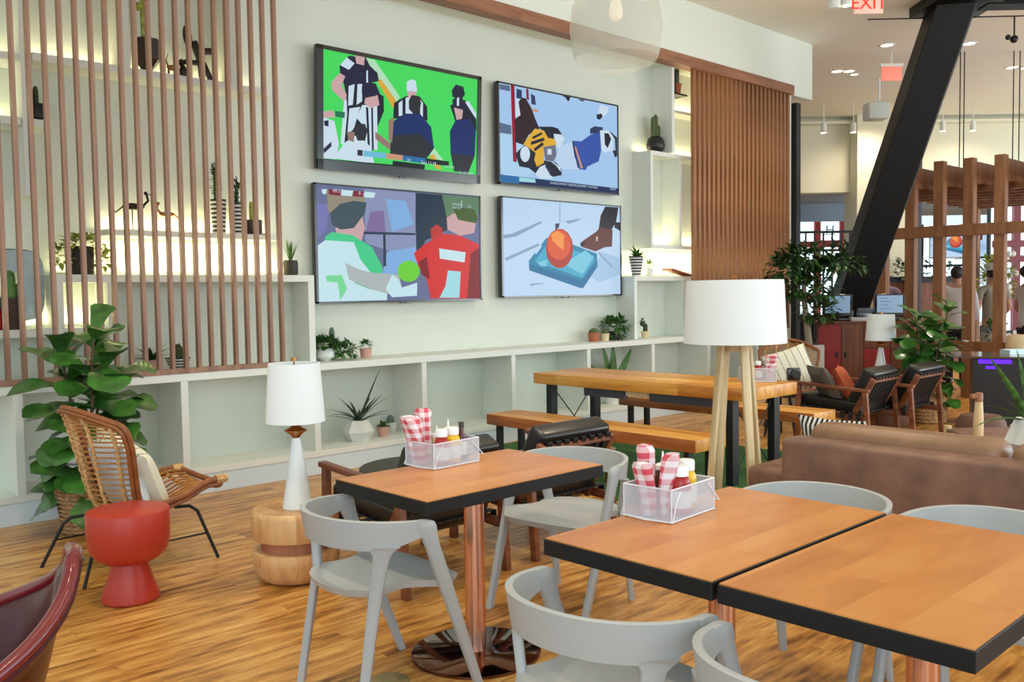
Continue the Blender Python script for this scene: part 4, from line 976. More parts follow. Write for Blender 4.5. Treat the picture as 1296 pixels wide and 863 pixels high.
def rosette(b, c, n, L, Wd, elev=(20, 80), curl=.5, m=0, prof=blade, seed=1, fold=.3, nn=6, az0=0):
    r = random.Random(seed)
    for i in range(n):
        a = az0 + i * 2.399 + r.uniform(-.2, .2); e = R(r.uniform(*elev)); l = L * r.uniform(.7, 1.1)
        leaf(b, V(c) + V((cos(a) * .006, sin(a) * .006, 0)), (cos(a) * cos(e), sin(a) * cos(e), sin(e)), (-cos(a) * sin(e), -sin(a) * sin(e), cos(e)), l, Wd, m, curl, prof, fold, nn)
def bushy(b, c, rad, n, L, Wd, seed=1, ms=1, droop=.5, flat=1.0, prof=oval, up=.5):
    r = random.Random(seed); c = V(c)
    for i in range(n):
        a = r.uniform(0, 2 * pi); e = r.uniform(-.3, 1.3); q = r.uniform(.2, 1) ** .6
        d = V((cos(a) * cos(e), sin(a) * cos(e), sin(e) * flat))
        p = c + V((d.x * rad[0], d.y * rad[1], d.z * rad[2])) * q
        dd = (d + V((r.uniform(-.5, .5), r.uniform(-.5, .5), up * r.uniform(-.6, 1)))).normalized()
        leaf(b, p, dd, (0, 0, 1) if abs(dd.z) < .95 else (1, 0, 0), L * r.uniform(.7, 1.2), Wd * r.uniform(.8, 1.2), i % ms, droop, prof, .2, 4)
def column(b, c, r, h, ribs=9, m=0, dep=.14):
    prof = [(r * .8, 0), (r, h * .12), (r * 1.02, h * .5), (r * .95, h * .82), (r * .7, h * .94), (r * .25, h)]
    b.lathe(prof, ribs * 4, m, c, jit=lambda k, j: 1 - dep * (.5 - .5 * cos(k * 2 * pi / 4)))
def pot_plant(name, label, loc, pot_prof, pot_m, fol, fol_m, cat='plant', group=None, seg=24, mats=None, soil_z=None, ang=40, seglow=False, rz=0.0, extra=None):
    t = thing(name, label, cat, loc, rz, group)
    B().lathe(pot_prof, seg, mats=mats, cap=True).build('pot', pot_m, t, smooth=not seglow, ang=ang)
    b = B(); fol(b); b.build('foliage', fol_m, t, ang=80, norm=False)
    if extra: extra(t)
    return t
def taper(r0, r1, h, lip=.004): return [(r0, 0), (r1, h - .012), (r1 + lip, h - .012), (r1 + lip, h), (r1 - .006, h), (r1 - .01, h - .015), (0, h - .015)]
def striped(r0, r1, h, n=8, bot=0.0, mid=None):
    prof = []; ms = []
    for i in range(n * 2 + 1):
        f = i / (n * 2); prof.append((r0 + (r1 - r0) * f ** (mid or 1), h * f)); ms.append(i % 2)
    prof += [(r1 - .006, h), (0, h - .015)]; ms += [0, 0]
    return prof, ms[:len(prof) - 1]

# big fiddle leaf fig in a woven basket
def fiddle_tree(label, loc, H, seed, n=46, L=.27, spread=.12, basket=(.17, .20, .30), trunk_x=0.0, s=1.0, ms=(None,), only=None):
    t = thing('fiddle_leaf_fig', label, 'plant', loc, 0, 'fiddle leaf figs in woven baskets')
    def wob(k, j): return 1 + .015 * sin(k * 3 + j * 2)
    b = B(); b.lathe([(basket[0] * .92, 0), (basket[0], .03), (basket[0] * 1.06, basket[2] * .5), (basket[1], basket[2]), (basket[1] - .015, basket[2]), (basket[1] - .02, basket[2] - .04), (0, basket[2] - .05)], 36, jit=wob)
    for i in range(11): z = .02 + i * (basket[2] - .03) / 10; rr_ = (basket[0] + (basket[1] - basket[0]) * i / 10) * 1.03; b.tube([(rr_ * cos(a * pi / 16), rr_ * sin(a * pi / 16), z + .003 * (a % 2)) for a in range(32)], .0085, 5, closed=True)
    b.build('basket', basket_m, t)
    r = random.Random(seed); b = B(); stems = []
    for k in range(3):
        a = k * 2.1 + .5; pts = [V((.03 * cos(a), .03 * sin(a), .2))]
        for j in range(1, 7): pts.append(V((spread * (j / 6) ** 1.3 * cos(a) * 1.2 + r.uniform(-.01, .01), spread * (j / 6) ** 1.3 * sin(a) * 1.2 + r.uniform(-.01, .01), .2 + (H - .32) * (.8 + .1 * k) * j / 6)))
        stems.append(pts); b.tube(pts, .012, 6, rr=[.014 - .0012 * j for j in range(7)])
    b.build('stem', stem_m, t)
    b = B(); per = n // 3
    for pts in stems:
        for i in range(per):
            f = i / (per - 1) * (len(pts) - 1.001); j = int(f); p = pts[j].lerp(pts[j + 1], f - j)
            hgt = i / (per - 1)
            if hgt < .12 and r.random() < .4: continue
            a = i * 2.4 + r.uniform(-.4, .4); e = R(r.uniform(-18, 28) + 46 * hgt ** 2.0)
            l = L * r.uniform(.8, 1.18) * (1 if hgt < .85 else .85)
            d = V((cos(a) * cos(e), sin(a) * cos(e), sin(e)))
            p2 = p + d * .035; b.tube([p, p2], .004, 4)
            leaf(b, p2, d, (-cos(a) * sin(e) + r.uniform(-.5, .5), -sin(a) * sin(e) - .35, cos(e)), l, l * .80, 0, r.uniform(.5, 1.2), fiddle, .14, 10, wave=.10)
    b.build('foliage', leaf_f, t, ang=80, norm=False)
    t.scale = (s, s, s)
    return t
fiddle_tree('large fiddle leaf fig in a woven basket behind the rattan chair', (2.0, 6.03, 0), 1.35, 5, n=90, L=.32, spread=.13)
p = site(9.85, 4.52); fiddle_tree('fiddle leaf fig in a woven basket beside the wooden pergola', (p[0], p[1], 0), 1.36, 11, n=110, L=.27, spread=.16, basket=(.17, .18, .42))

# plants on the shelves
pr_, ms_ = striped(.04, .048, .12, 4)
pot_plant('snake_plant', 'snake plant in a dark ribbed pot on the end of the cube shelf', (3.905, 6.79, 1.64), [(.052, 0), (.06, .02), (.061, .10), (.055, .125), (.048, .125), (0, .11)], pot_dark,
          lambda b: rosette(b, (0, 0, .11), 20, .20, .016, (66, 88), .12, 0, blade, 3, .2, 6), leaf_m)
pot_plant('aloe_plant', 'spiky aloe in a white faceted planter inside the low shelf', (4.47, 6.69, .195), [(.085, 0), (.138, .085), (.085, .185), (.075, .185), (0, .165)], pot_white,
          lambda b: (rosette(b, (0, 0, .165), 14, .36, .032, (25, 68), .45, 0, blade, 8, .45, 8), leaf(b, (0, 0, .16), (.5, -.1, .85), (-1, 0, .6), .54, .028, 0, .0, blade, .4, 8), leaf(b, (0, 0, .16), (.8, .0, .6), (-1, 0, 1), .44, .032, 0, .25, blade, .4, 8), leaf(b, (0, 0, .16), (-.8, .0, .6), (1, 0, 1), .46, .034, 0, .7, blade, .4, 8)), snake_m, seg=6, seglow=True, rz=R(20))
pot_plant('succulent', 'succulent in a pink patterned pot beside the white faceted planter', (4.765, 6.74, .195), taper(.045, .058, .09), pot_pink, lambda b: rosette(b, (0, 0, .08), 26, .075, .03, (10, 85), .3, 0, oval, 4), leaf_m)
pot_plant('cactus', 'small fuzzy cactus in a white pot behind the pink pot on the low shelf floor', (4.93, 6.84, .195), [(.035, 0), (.055, .06), (.05, .10), (.04, .10), (0, .09)], pot_grey, lambda b: b.ball((-.01, 0, .12), (.035, .035, .05)), cactus_b)
def trail(b):
    bushy(b, (0, 0, .13), (.12, .09, .07), 210, .055, .036, 5, 1, .5); bushy(b, (.15, -.02, .06), (.14, .07, .10), 230, .045, .03, 9, 1, .8)
pot_plant('trailing_plant', 'bushy trailing plant in a white footed pot below the televisions', (4.19, 6.74, .912), [(.035, 0), (.075, .035), (.078, .07), (.062, .11), (.05, .11), (0, .1)], pot_white, trail, leaf_m)
pot_plant('cactus', 'tall blue grey cactus standing behind the trailing plant', (4.33, 6.86, .912), taper(.035, .04, .06), pot_grey, lambda b: column(b, (0, 0, .05), .026, .23), cactus_b)
pot_plant('succulent', 'jade succulent in a pale pink pot under the televisions', (4.605, 6.75, .912), taper(.045, .052, .085), pot_pink, lambda b: bushy(b, (0, 0, .11), (.055, .05, .04), 70, .035, .022, 6, 1, .2), leaf_m)
pot_plant('cactus', 'low round cactus in a terracotta pot, leftmost pot under the hockey television', (7.66, 6.76, .912), taper(.055, .066, .10), pot_terra, lambda b: b.ball((0, 0, .10), (.06, .06, .05)), cactus_m)
pot_plant('cactus', 'small round cactus in a cream pot beside the terracotta pot', (7.80, 6.72, .912), taper(.045, .05, .085), pot_cream, lambda b: b.ball((0, 0, .10), (.042, .042, .045)), cactus_m)
pot_plant('bushy_plant', 'wide leafy green plant on the shelf under the tray television', (8.02, 6.76, .912), taper(.06, .07, .10), pot_dark, lambda b: (bushy(b, (0, 0, .14), (.19, .13, .12), 190, .075, .04, 12, 1, .7), bushy(b, (0, 0, .04), (.15, .12, .06), 60, .06, .035, 13, 1, .9)), leaf_m)
pot_plant('cactus', 'brown topped cactus in a cream pot inside the right cube shelf', (8.58, 6.76, .912), taper(.042, .052, .08), pot_cream, lambda b: (column(b, (0, 0, .07), .028, .10), b.ball((-.05, .0, .17), .035), bushy(b, (-.06, 0, .19), (.03, .03, .03), 20, .03, .02, 3)), [cactus_d])
pot_plant('cactus', 'dark cactus in a tall terracotta pot beside the drum floor lamp', (9.335, 6.78, .912), taper(.05, .055, .15), pot_terra, lambda b: (column(b, (.02, 0, .13), .02, .10), column(b, (-.02, 0, .13), .015, .06)), cactus_d)
pr_, ms_ = striped(.052, .088, .235, 7)
pot_plant('leafy_plant', 'arching green plant in a black and white striped pot on the right cube shelf', (8.43, 6.77, 1.64), pr_, [pot_white, ink], lambda b: (rosette(b, (0, -.01, .22), 26, .20, .045, (15, 80), 1.0, 0, blade, 7, .25, 7)), leaf_m, mats=ms_)
pot_plant('succulent', 'little succulent in a white pot next to the striped pot on the right cube shelf', (8.66, 6.76, 1.64), taper(.04, .046, .10), pot_white, lambda b: bushy(b, (0, 0, .13), (.055, .05, .04), 60, .04, .02, 16), leaf_m)
pot_plant('cactus', 'three armed cactus in a round black pot on the tall wall cabinet', (8.85, 6.80, 3.11), [(.06, 0), (.105, .05), (.112, .10), (.09, .17), (.06, .20), (.05, .20), (0, .18)], ink,
          lambda b: (column(b, (-.045, 0, .17), .028, .26), column(b, (.005, 0, .17), .03, .29), column(b, (.055, 0, .17), .025, .17)), cactus_m)
t = thing('wall_bracket', 'small black L shaped bracket shelf in the white niche', 'shelf', (9.21, 6.90, 3.86))
B().box(0, .02, -.12, .05, 0, .30).box(0, .26, -.12, .05, 0, .02).build('bracket', black_metal, t, smooth=False)
pot_plant('cactus', 'slim cactus in a terracotta pot on the black bracket in the niche', (9.32, 6.83, 3.88), taper(.045, .055, .12), pot_terra, lambda b: column(b, (0, 0, .10), .03, .26), cactus_b)
t = thing('book', 'thin reddish brown book leaning low on the right cube shelf', 'book', (8.98, 6.74, 1.64))
B().bar((0, 0, .085), (.42, 0, .012), .15, .022).build('cover', mat('book_brown', (150, 84, 62), .5), t, smooth=False)
pot_plant('leafy_plant', 'broad leaved plant standing in the low shelf behind the picnic table', (7.9, 6.72, .195), taper(.07, .09, .16), pot_white,
          lambda b: [leaf(b, (0, 0, .15), d, (0, -1, .3), l, .10, 0, c * .3, oval, .2, 9) for d, l, c in (((-.75, 0, .8), .46, .7), ((-.25, 0, 1), .54, .1), ((.05, -.1, 1), .44, .1), ((.62, 0, .75), .60, .1), ((.35, .1, .8), .36, .2), ((-.9, -.1, .5), .42, .9), ((.15, .05, 1), .56, .1))], leaf_m)
# behind the left slats
pot_plant('hanging_cactus', 'tall yellow green cactus in a black angular pot on the high left shelf', (2.766, 6.80, 3.122), [(.02, 0), (.035, .02), (.10, .10), (.105, .24), (.095, .25), (0, .24)], pot_brown,
          lambda b: (column(b, (-.02, 0, .22), .016, .62), b.ball((-.05, 0, .48), .03), leaf(b, (-.05, 0, .48), (-.6, 0, .4), (0, 0, 1), .07, .03)), leaf_y, seg=6, seglow=True)
pot_plant('cactus', 'dark cactus in a round black pot on the short left shelf', (1.995, 6.78, 2.68), [(.05, 0), (.07, .02), (.072, .09), (.05, .12), (.04, .12), (0, .1)], ink, lambda b: (column(b, (-.005, 0, .1), .018, .14), column(b, (-.05, 0, .1), .014, .14)), cactus_d)
pot_plant('potted_cactus', 'spiny cactus in a dark tapered pot on the lower left shelf', (1.79, 6.78, 1.27), [(.045, 0), (.075, .21), (.065, .21), (0, .19)], pot_brown, lambda b: (column(b, (-.01, 0, .18), .035, .22), column(b, (.035, 0, .18), .02, .13), column(b, (-.05, 0, .18), .018, .1)), leaf_m)
pot_plant('trailing_plant', 'yellow green trailing plant in a dark ribbed pot on the left cube shelf', (2.25, 6.78, 1.64), [(.07, 0), (.078, .02), (.078, .19), (.07, .20), (.06, .2), (0, .18)], pot_dark,
          lambda b: (bushy(b, (0, 0, .2), (.16, .12, .08), 90, .06, .04, 21, 1, .8), bushy(b, (-.15, -.02, .10), (.05, .05, .12), 45, .06, .035, 22, 1, .9), bushy(b, (.14, -.02, .08), (.07, .05, .11), 55, .06, .035, 23, 1, .9)), leaf_y)
pr_, ms_ = striped(.05, .06, .27, 8)
pot_plant('euphorbia', 'two stemmed green succulent in a tall striped pot on the floating shelf', (3.29, 6.80, 1.962), pr_, [pot_white, ink], lambda b: (bushy(b, (-.02, 0, .36), (.03, .03, .20), 90, .04, .02, 31), column(b, (-.02, 0, .25), .014, .25)), leaf_d, mats=ms_)
pr_, ms_ = striped(.048, .055, .25, 8)
pot_plant('euphorbia', 'short green succulent in a straight striped pot on the floating shelf', (3.445, 6.80, 1.962), pr_, [pot_white, ink], lambda b: (bushy(b, (0, 0, .29), (.035, .035, .15), 90, .045, .02, 32), column(b, (0, 0, .23), .014, .14)), leaf_d, mats=ms_)
pot_plant('cactus', 'finger cactus in a dark square pot on the floating shelf', (3.585, 6.80, 1.974), [(.065, 0), (.07, .01), (.07, .11), (.06, .11), (0, .1)], pot_brown, lambda b: column(b, (-.015, 0, .09), .018, .17), leaf_y, seg=8)
tag(B().box(3.5, 3.66, 6.72, 6.88, 1.962, 1.974).build('tray', ink, smooth=False), 'thin dark tray under the square cactus pot', 'tray')
pr_, ms_ = striped(.05, .095, .11, 5)
pot_plant('cactus', 'bristly round cactus in a striped bowl in the left cube shelf', (2.89, 6.72, .912), pr_, [pot_white, ink], lambda b: (b.ball((0, 0, .14), (.045, .045, .07)), bushy(b, (0, 0, .14), (.045, .045, .07), 60, .02, .006, 41)), cactus_d, mats=ms_)
pot_plant('leafy_plant', 'dark leaved plant in a pink cup in the left cube shelf', (2.70, 6.74, .912), taper(.05, .055, .10), pot_pink, lambda b: rosette(b, (0, 0, .09), 22, .17, .035, (20, 80), .6, 0, blade, 43), leaf_d)

# figurines
def figurine(name, label, loc, fn, m, cat='figurine', group=None):
    t = thing(name, label, cat, loc, 0, group); b = B(); fn(b); b.build('figure', m, t); return t
def bird(b, s=1.0, f=1):
    b.tube([(0, 0, 0), (0, 0, .13 * s)], .004, 6); b.ball((f * -.01, 0, .15 * s), (.07 * s, .03, .022 * s)); b.tube([(f * -.06 * s, 0, .15 * s), (f * -.10 * s, 0, .19 * s), (f * -.09 * s, 0, .23 * s)], .01, 6)
    b.ball((f * -.085 * s, 0, .235 * s), .014); b.bar((f * -.09 * s, 0, .235 * s), (f * -.13 * s, 0, .22 * s), .006, .006)
    b.tube([(f * .05 * s, 0, .15 * s), (f * .10 * s, 0, .11 * s), (f * .12 * s, 0, .14 * s)], .006, 6); b.lathe([(.03, 0), (.03, .008)], 12)
figurine('bird_figurine', 'dark wading bird figurine on the floating shelf', (2.62, 6.80, 1.962), lambda b: bird(b, 1.2, -1), dark_bronze, group='little metal birds on the floating shelf')
figurine('bird_figurine', 'small gold bird figurine on the floating shelf', (2.89, 6.80, 1.962), lambda b: bird(b, .9, 1), gold, group='little metal birds on the floating shelf')
def puppet(b):
    b.ball((.0, 0, .33), (.035, .03, .085), M=T(0, 0, 0, 0, 0, R(-8)))
    b.bar((0, 0, .30), (.06, 0, .13), .05, .045, bev=.01); b.bar((.05, 0, .23), (.17, 0, .25), .04, .05, bev=.01); b.bar((.05, 0, .14), (-.08, 0, .13), .035, .04, bev=.01)
    b.bar((.05, 0, .15), (.06, 0, 0), .035, .04, bev=.008); b.bar((.07, 0, .15), (.14, 0, 0), .035, .04, bev=.008); b.bar((.0, 0, .0), (.15, 0, .0), .03, .008)
figurine('figurine', 'dark abstract jointed figure on the high left shelf', (3.13, 6.80, 3.126), puppet, dark_bronze)
def deer(b, s=1.0):
    for x, y in ((-.03, .01), (-.03, -.01), (.03, .01), (.03, -.01)): b.tube([(x * s, y, 0), (x * s, y, .06 * s)], .005, 5)
    b.ball((0, 0, .075 * s), (.045 * s, .018, .022 * s)); b.tube([(-.035 * s, 0, .08 * s), (-.05 * s, 0, .12 * s)], .008, 6); b.ball((-.058 * s, 0, .125 * s), (.018 * s, .01, .01)); b.tube([(-.05 * s, .005, .13 * s), (-.06 * s, .02, .17 * s)], .003, 5); b.tube([(-.05 * s, -.005, .13 * s), (-.04 * s, -.02, .17 * s)], .003, 5)
figurine('deer_figurine', 'small gold deer figurine on the high left shelf', (2.96, 6.80, 3.122), lambda b: deer(b, 1.0), gold)
figurine('monkey_figurine', 'dark crouching animal figurine beside the jointed figure', (3.05, 6.82, 3.122), lambda b: (b.ball((0, 0, .06), (.03, .025, .06)), b.ball((-.01, 0, .135), .024), b.tube([(0, 0, .1), (-.05, 0, .12), (-.05, 0, .16)], .008, 6), b.tube([(.02, 0, .02), (.06, 0, .04), (.05, 0, .1)], .005, 6)), dark_bronze)
t = thing('glass_sculpture', 'pale disc sculpture with a square hole on the lower left shelf', 'sculpture', (1.79, 6.84, 1.27), R(6))
def disc(u, v):
    a = u * 2 * pi; ex = 2 / 4.2
    ox = .23 * abs(cos(a)) ** ex * (1 if cos(a) > 0 else -1); oz = .24 * abs(sin(a)) ** ex * (1 if sin(a) > 0 else -1)
    ix, iz = ox * .33, oz * .36
    return (ox * (1 - v) + ix * v, 0, oz * (1 - v) + iz * v + .30)
B().grid(disc, 48, 6, thick=.025, cu=True).build('disc', silver, t); B().tube([V(disc(i / 48, 0)) + V((0, .012, 0)) for i in range(48)], .007, 6, closed=True).build('rim', charcoal, t)
B().box(-.06, .06, -.03, .05, 0, .02).tube([(0, .012, .01), (0, .012, .07)], .01, 8).build('stand', black_metal, t, smooth=False)
t = thing('vase', 'red vase at the very edge of the lower left shelf', 'vase', (1.69, 6.78, 1.27)); B().lathe([(.03, 0), (.045, .05), (.035, .12), (.02, .15), (.024, .17)], 20).build('vase_body', mat('red_vase', (150, 20, 20), .3), t)

# ------------------------------------------------------------------ aloe planter and wooden post behind the sofa
p = site(5.35, 2.98)
t = thing('side_table', 'round low table behind the sofa carrying the white aloe planter', 'table', (p[0] + .12, p[1] - .1, 0)); B().lathe([(.30, .40), (.32, .405), (.32, .43), (0, .432)], 40).build('table_top', walnut, t)
for k in range(3): a = R(20 + 120 * k); B().tube([(cos(a) * .2, sin(a) * .2, .4), (cos(a) * .27, sin(a) * .27, 0)], .015, 8).build('leg', black_metal, t)
pot_plant('aloe_plant', 'large aloe in a white faceted planter behind the sofa at the right edge', (p[0] + .06, p[1] - .06, .432), [(.09, 0), (.17, .11), (.105, .25), (.09, .25), (0, .22)], pot_white,
          lambda b: [leaf(b, (0, 0, .22), d, (0, 0, 1) if abs(d[2]) < .9 else (1, 0, 0), l, .045, 0, c, blade, .5, 12) for d, l, c in (((-.45, .45, .95), .58, .35), ((-.62, .62, .40), .42, .85), ((-.6, .62, .62), .36, .5), ((.05, .2, 1), .45, .1), ((.5, -.3, .8), .5, .5), ((.1, -.5, .8), .45, .5), ((-.1, -.2, 1), .3, .2), ((-.3, .6, .8), .25, .3))], leaf_m, seg=6, seglow=True, rz=R(12))
p = site(6.4, 3.285)
t = thing('wooden_chair', 'wooden chair behind the sofa showing one turned post with leather cap', 'chair', (p[0], p[1], 0), GA)
B().lathe([(.024, 0), (.03, .3), (.034, .5), (.026, .66), (.024, .7)], 16).build('post', ash, t)
B().lathe([(.027, .655), (.028, .71), (.02, .72)], 16).box(-.06, .0, -.018, .018, .675, .71, bev=.008).build('post_cap', mat('tan_leather', (150, 98, 66), .5), t)
for x, y in ((.5, 0), (.5, .45), (0, .45)): B().lathe([(.024, 0), (.03, .3), (.026, .42)], 12).build('leg', ash, t).location = (x, y, 0)
B().box(-.02, .52, -.02, .47, .36, .40, bev=.01).build('seat', sofa_leather, t)
p = site(7.6, 3.92)
tag(B().lathe([(.16, 0), (.2, .05), (.21, .2), (.19, .34), (.15, .39), (0, .40)], 32, c=(p[0], p[1], 0)).build('pouf', mat('brown_pouf', (96, 62, 46), .6)), 'round brown leather pouf behind the turned wooden post', 'pouf')
# ------------------------------------------------------------------ right side: kiosk, planter, pergola, far facade
def at_site(name, label, cat, d, u, z=0.0, group=None, turn=0.0):
    p = site(d, u, z); return thing(name, label, cat, p, GA + turn, group)      # local x runs to the right, y away
t = at_site('storage_cabinet', 'walnut cabinet with red doors carrying the till screens', 'cabinet', 11.1, 4.26, turn=R(-22))
B().box(-.52, .62, 0, .5, .05, 1.04).build('body', kiosk_wood, t, smooth=False); B().box(-.54, .64, -.02, .52, 1.04, 1.06).build('cabinet_top', kiosk_wood, t, smooth=False)
for x0, x1, z0, z1, m in ((-.50, -.235, .07, 1.02, red_lacq), (-.225, .02, .07, 1.02, kiosk_wood), (.03, .32, .74, 1.02, kiosk_wood), (.03, .32, .07, .73, red_lacq), (.33, .60, .07, 1.02, kiosk_wood)):
    d = B().box(x0, x1, -.02, 0, z0, z1, bev=.003, seg=1).build('door', m, t, smooth=False)
    if m is red_lacq: d['label'] = 'red lacquered door'
    hx = x1 - .05 if x0 < -.3 or x0 > 0 else x0 + .04
    B().box(hx - .014, hx + .014, -.03, -.02, z0 + (z1 - z0) * .58, z0 + (z1 - z0) * .58 + .06).build('handle', black_metal, d, smooth=False)
def till(label, u, zc=1.06):
    t = at_site('till_monitor', label, 'monitor', 11.28 - (u - 4.26) * .38, u, zc, 'till monitors on the cabinet', R(-22))
    B().box(-.15, .15, -.1, .12, 0, .04, bev=.01).build('foot', tv_black, t); B().bar((0, .04, .03), (0, .06, .2), .1, .06).build('neck', tv_black, t, smooth=False)
    M = T(0, -.02, .20, 0, R(-24))
    B().box(-.17, .17, 0, .04, -.145, .145, bev=.008, M=M).build('casing', tv_black, t)
    m = mat('till_screen', (120, 148, 178), .2, emit=.35); B().box(-.145, .145, -.002, .0, -.11, .12, M=M).build('screen', m, t, smooth=False)
    m2 = mat('till_bars', (66, 84, 108), .3, emit=.5); b = B()
    for i in range(4): b.box(-.12, -.02 + .03 * (i % 2), -.004, -.002, .08 - i * .045, .085 - i * .045, M=M)
    b.build('screen_lines', m2, t, smooth=False)
till('black till monitor at the left end of the cabinet', 4.06); till('black till monitor beside the pergola posts', 4.62)
t = at_site('receipt_printer', 'black receipt printer between the two till monitors', 'printer', 11.2, 4.34, 1.06)
B().box(-.11, .11, -.02, .2, .0, .13, bev=.01).build('body', tv_black, t); B().box(-.10, .10, -.03, .0, .10, .16, bev=.005).build('lid', charcoal, t)
t = at_site('card_reader', 'grey card terminal lying on the cabinet top', 'terminal', 11.14, 4.24, 1.06); B().box(-.1, .1, -.02, .06, 0, .05, bev=.008).build('body', concrete, t); B().box(-.07, .07, -.021, .04, .05, .054).build('keypad', charcoal, t, smooth=False)

p = site(10.2, 4.13); t = thing('side_table', 'small dark table under the far white table lamp', 'table', (p[0], p[1], 0)); B().lathe([(.24, .42), (.25, .425), (.25, .45), (0, .45)], 32).build('table_top', walnut, t)
for k in range(3): a = R(120 * k); B().tube([(cos(a) * .15, sin(a) * .15, .42), (cos(a) * .2, sin(a) * .2, 0)], .014, 8).build('leg', black_metal, t)
table_lamp('white cone table lamp standing before the red door cabinet', (p[0], p[1], .45), 1.0).scale = (1.08, 1.08, .95)
t = at_site('stool', 'low dark stool on thin legs beyond the picnic table', 'stool', 9.1, 2.68); B().lathe([(.17, .40), (.18, .41), (.18, .45), (0, .455)], 32).build('seat', charcoal, t)
for k in range(6): a = R(60 * k + 10); B().tube([(cos(a) * .1, sin(a) * .1, .41), (cos(a) * .17, sin(a) * .17, 0)], .009, 6).build('leg', black_metal, t)
t = at_site('pouf', 'brown cylindrical pouf under the far black armchairs', 'pouf', 9.7, 4.02); B().lathe([(.22, 0), (.25, .04), (.25, .22), (.22, .26), (0, .27)], 32).build('body', mat('pouf_tan', (120, 80, 62), .6), t)
t = at_site('camera', 'small black camera lying on the striped cushion beyond the picnic table', 'camera', 7.12, 2.20, .75); B().box(-.05, .05, -.03, .03, .0, .10, bev=.01).build('body', tv_black, t); B().lathe([(.036, 0), (.036, .05), (.03, .055)], 20, M=T(.0, -.03, .055, 0, R(90))).build('lens', ink, t)

# grey planter with the big tree
t = at_site('planter', 'pale grey square planter holding the leafy tree by the cabinet', 'planter', 10.75, 3.52); B().box(-.17, .17, 0, .34, 0, .80, bev=.01).build('box', concrete, t); B().box(-.15, .15, .02, .32, .8, .805).build('soil', soil, t, smooth=False)
t = at_site('indoor_tree', 'leafy umbrella tree growing from the pale grey planter', 'plant', 10.92, 3.56, .80)
def trunk_():
    b = B(); b.tube([(0, 0, 0), (-.03, 0, .3), (-.06, .02, .6), (-.05, 0, .9)], .035, 8, rr=[.045, .038, .032, .02]); b.tube([(-.05, 0, .5), (-.2, 0, .8), (-.3, 0, 1.0)], .015, 6); b.tube([(-.05, 0, .5), (.15, 0, .7), (.35, 0, .9)], .015, 6); return b
trunk_().build('trunk', mat('pale_trunk', (150, 136, 116), .8), t)
b = B()
for c, r_, n, s in (((-.08, 0, 1.0), (.35, .25, .18), 260, 3), ((.32, 0, .92), (.32, .22, .13), 200, 4), ((-.30, 0, .86), (.18, .2, .22), 130, 5), ((.0, 0, .62), (.32, .25, .24), 300, 6), ((.1, 0, .35), (.22, .2, .18), 140, 7)): bushy(b, c, r_, n, .14, .055, s, 1, .9)
b.build('foliage', mat('tree_leaf', (44, 78, 32), .45, var=.4, vscale=9), t, norm=False, ang=80)

# leaning black steel column
t = at_site('steel_column', 'massive black slanting steel column rising to the ceiling', 'column', 10.8, 0)
def col():
    b = B(); k = 12.6
    a0, a1 = V((4.34, 1.6, .1)), V((5.16, 0, 4.88))
    w = .52; q = [(0, 0), (w * .78, -.10), (w, .18), (w * .9, .5), (.05, .5)]
    lo = [b.bm.verts.new(a0 + V((x - .30, y, 0))) for x, y in q]; hi = [b.bm.verts.new(a1 + V((x * 1.05 - .12, y * .9, 0))) for x, y in q]
    b.bm.faces.new(lo[::-1]); b.bm.faces.new(hi)
    for i in range(5): b.bm.faces.new([lo[i], lo[(i + 1) % 5], hi[(i + 1) % 5], hi[i]])
    bmesh.ops.bevel(b.bm, geom=b.bm.edges[:], offset=.012, segments=2, profile=.5, affect='EDGES')
    return b
steel = mat('black_steel', (9, 8, 8), .5, spec=.25)
col().build('shaft', steel, t, smooth=False)
B().box(4.93, 5.75, -.2, .6, 4.75, 4.88, bev=.015).build('head_plate', steel, t); B().box(3.95, 4.65, 1.45, 2.2, 0, .14, bev=.02).build('foot_plate', steel, t)
B().box(5.6, 12, .0, .25, 4.74, 4.88).build('ceiling_beam', steel, t, smooth=False)

# pergola
PX = 12.6
t = thing('pergola', 'reddish brown timber pergola with slatted posts beyond the sofa', 'pergola', (PX, 4.25, 0))
ys = [5.75, 5.36, 4.98, 4.60, 4.22, 3.84, 3.46]
for i, y in enumerate(ys): B().box(0, .13, y - 4.25 - .065, y - 4.25 + .065, 0, 3.14, bev=.005, seg=1).build('post', post_wood, t, smooth=False)
for i, y in enumerate(ys): B().box(.13, 3.6, y - 4.25 - .055, y - 4.25 + .055, 2.82, 3.10).build('roof_beam', post_wood, t, smooth=False)
B().box(-.02, .10, -.86, 1.75, 2.13, 2.28).build('rail', post_wood, t, smooth=False); B().box(.02, .12, -.86, 1.75, .60, .74).build('rail', post_wood, t, smooth=False)
for k in range(8): B().box(.5 + k * .42, .56 + k * .42, -.86, 1.6, 2.74, 2.82).build('roof_slat', post_wood, t, smooth=False)
for x, y in ((3.4, 1.5), (3.4, -.8)): B().box(x, x + .13, y - .065, y + .065, 0, 2.82).build('post', post_wood, t, smooth=False)

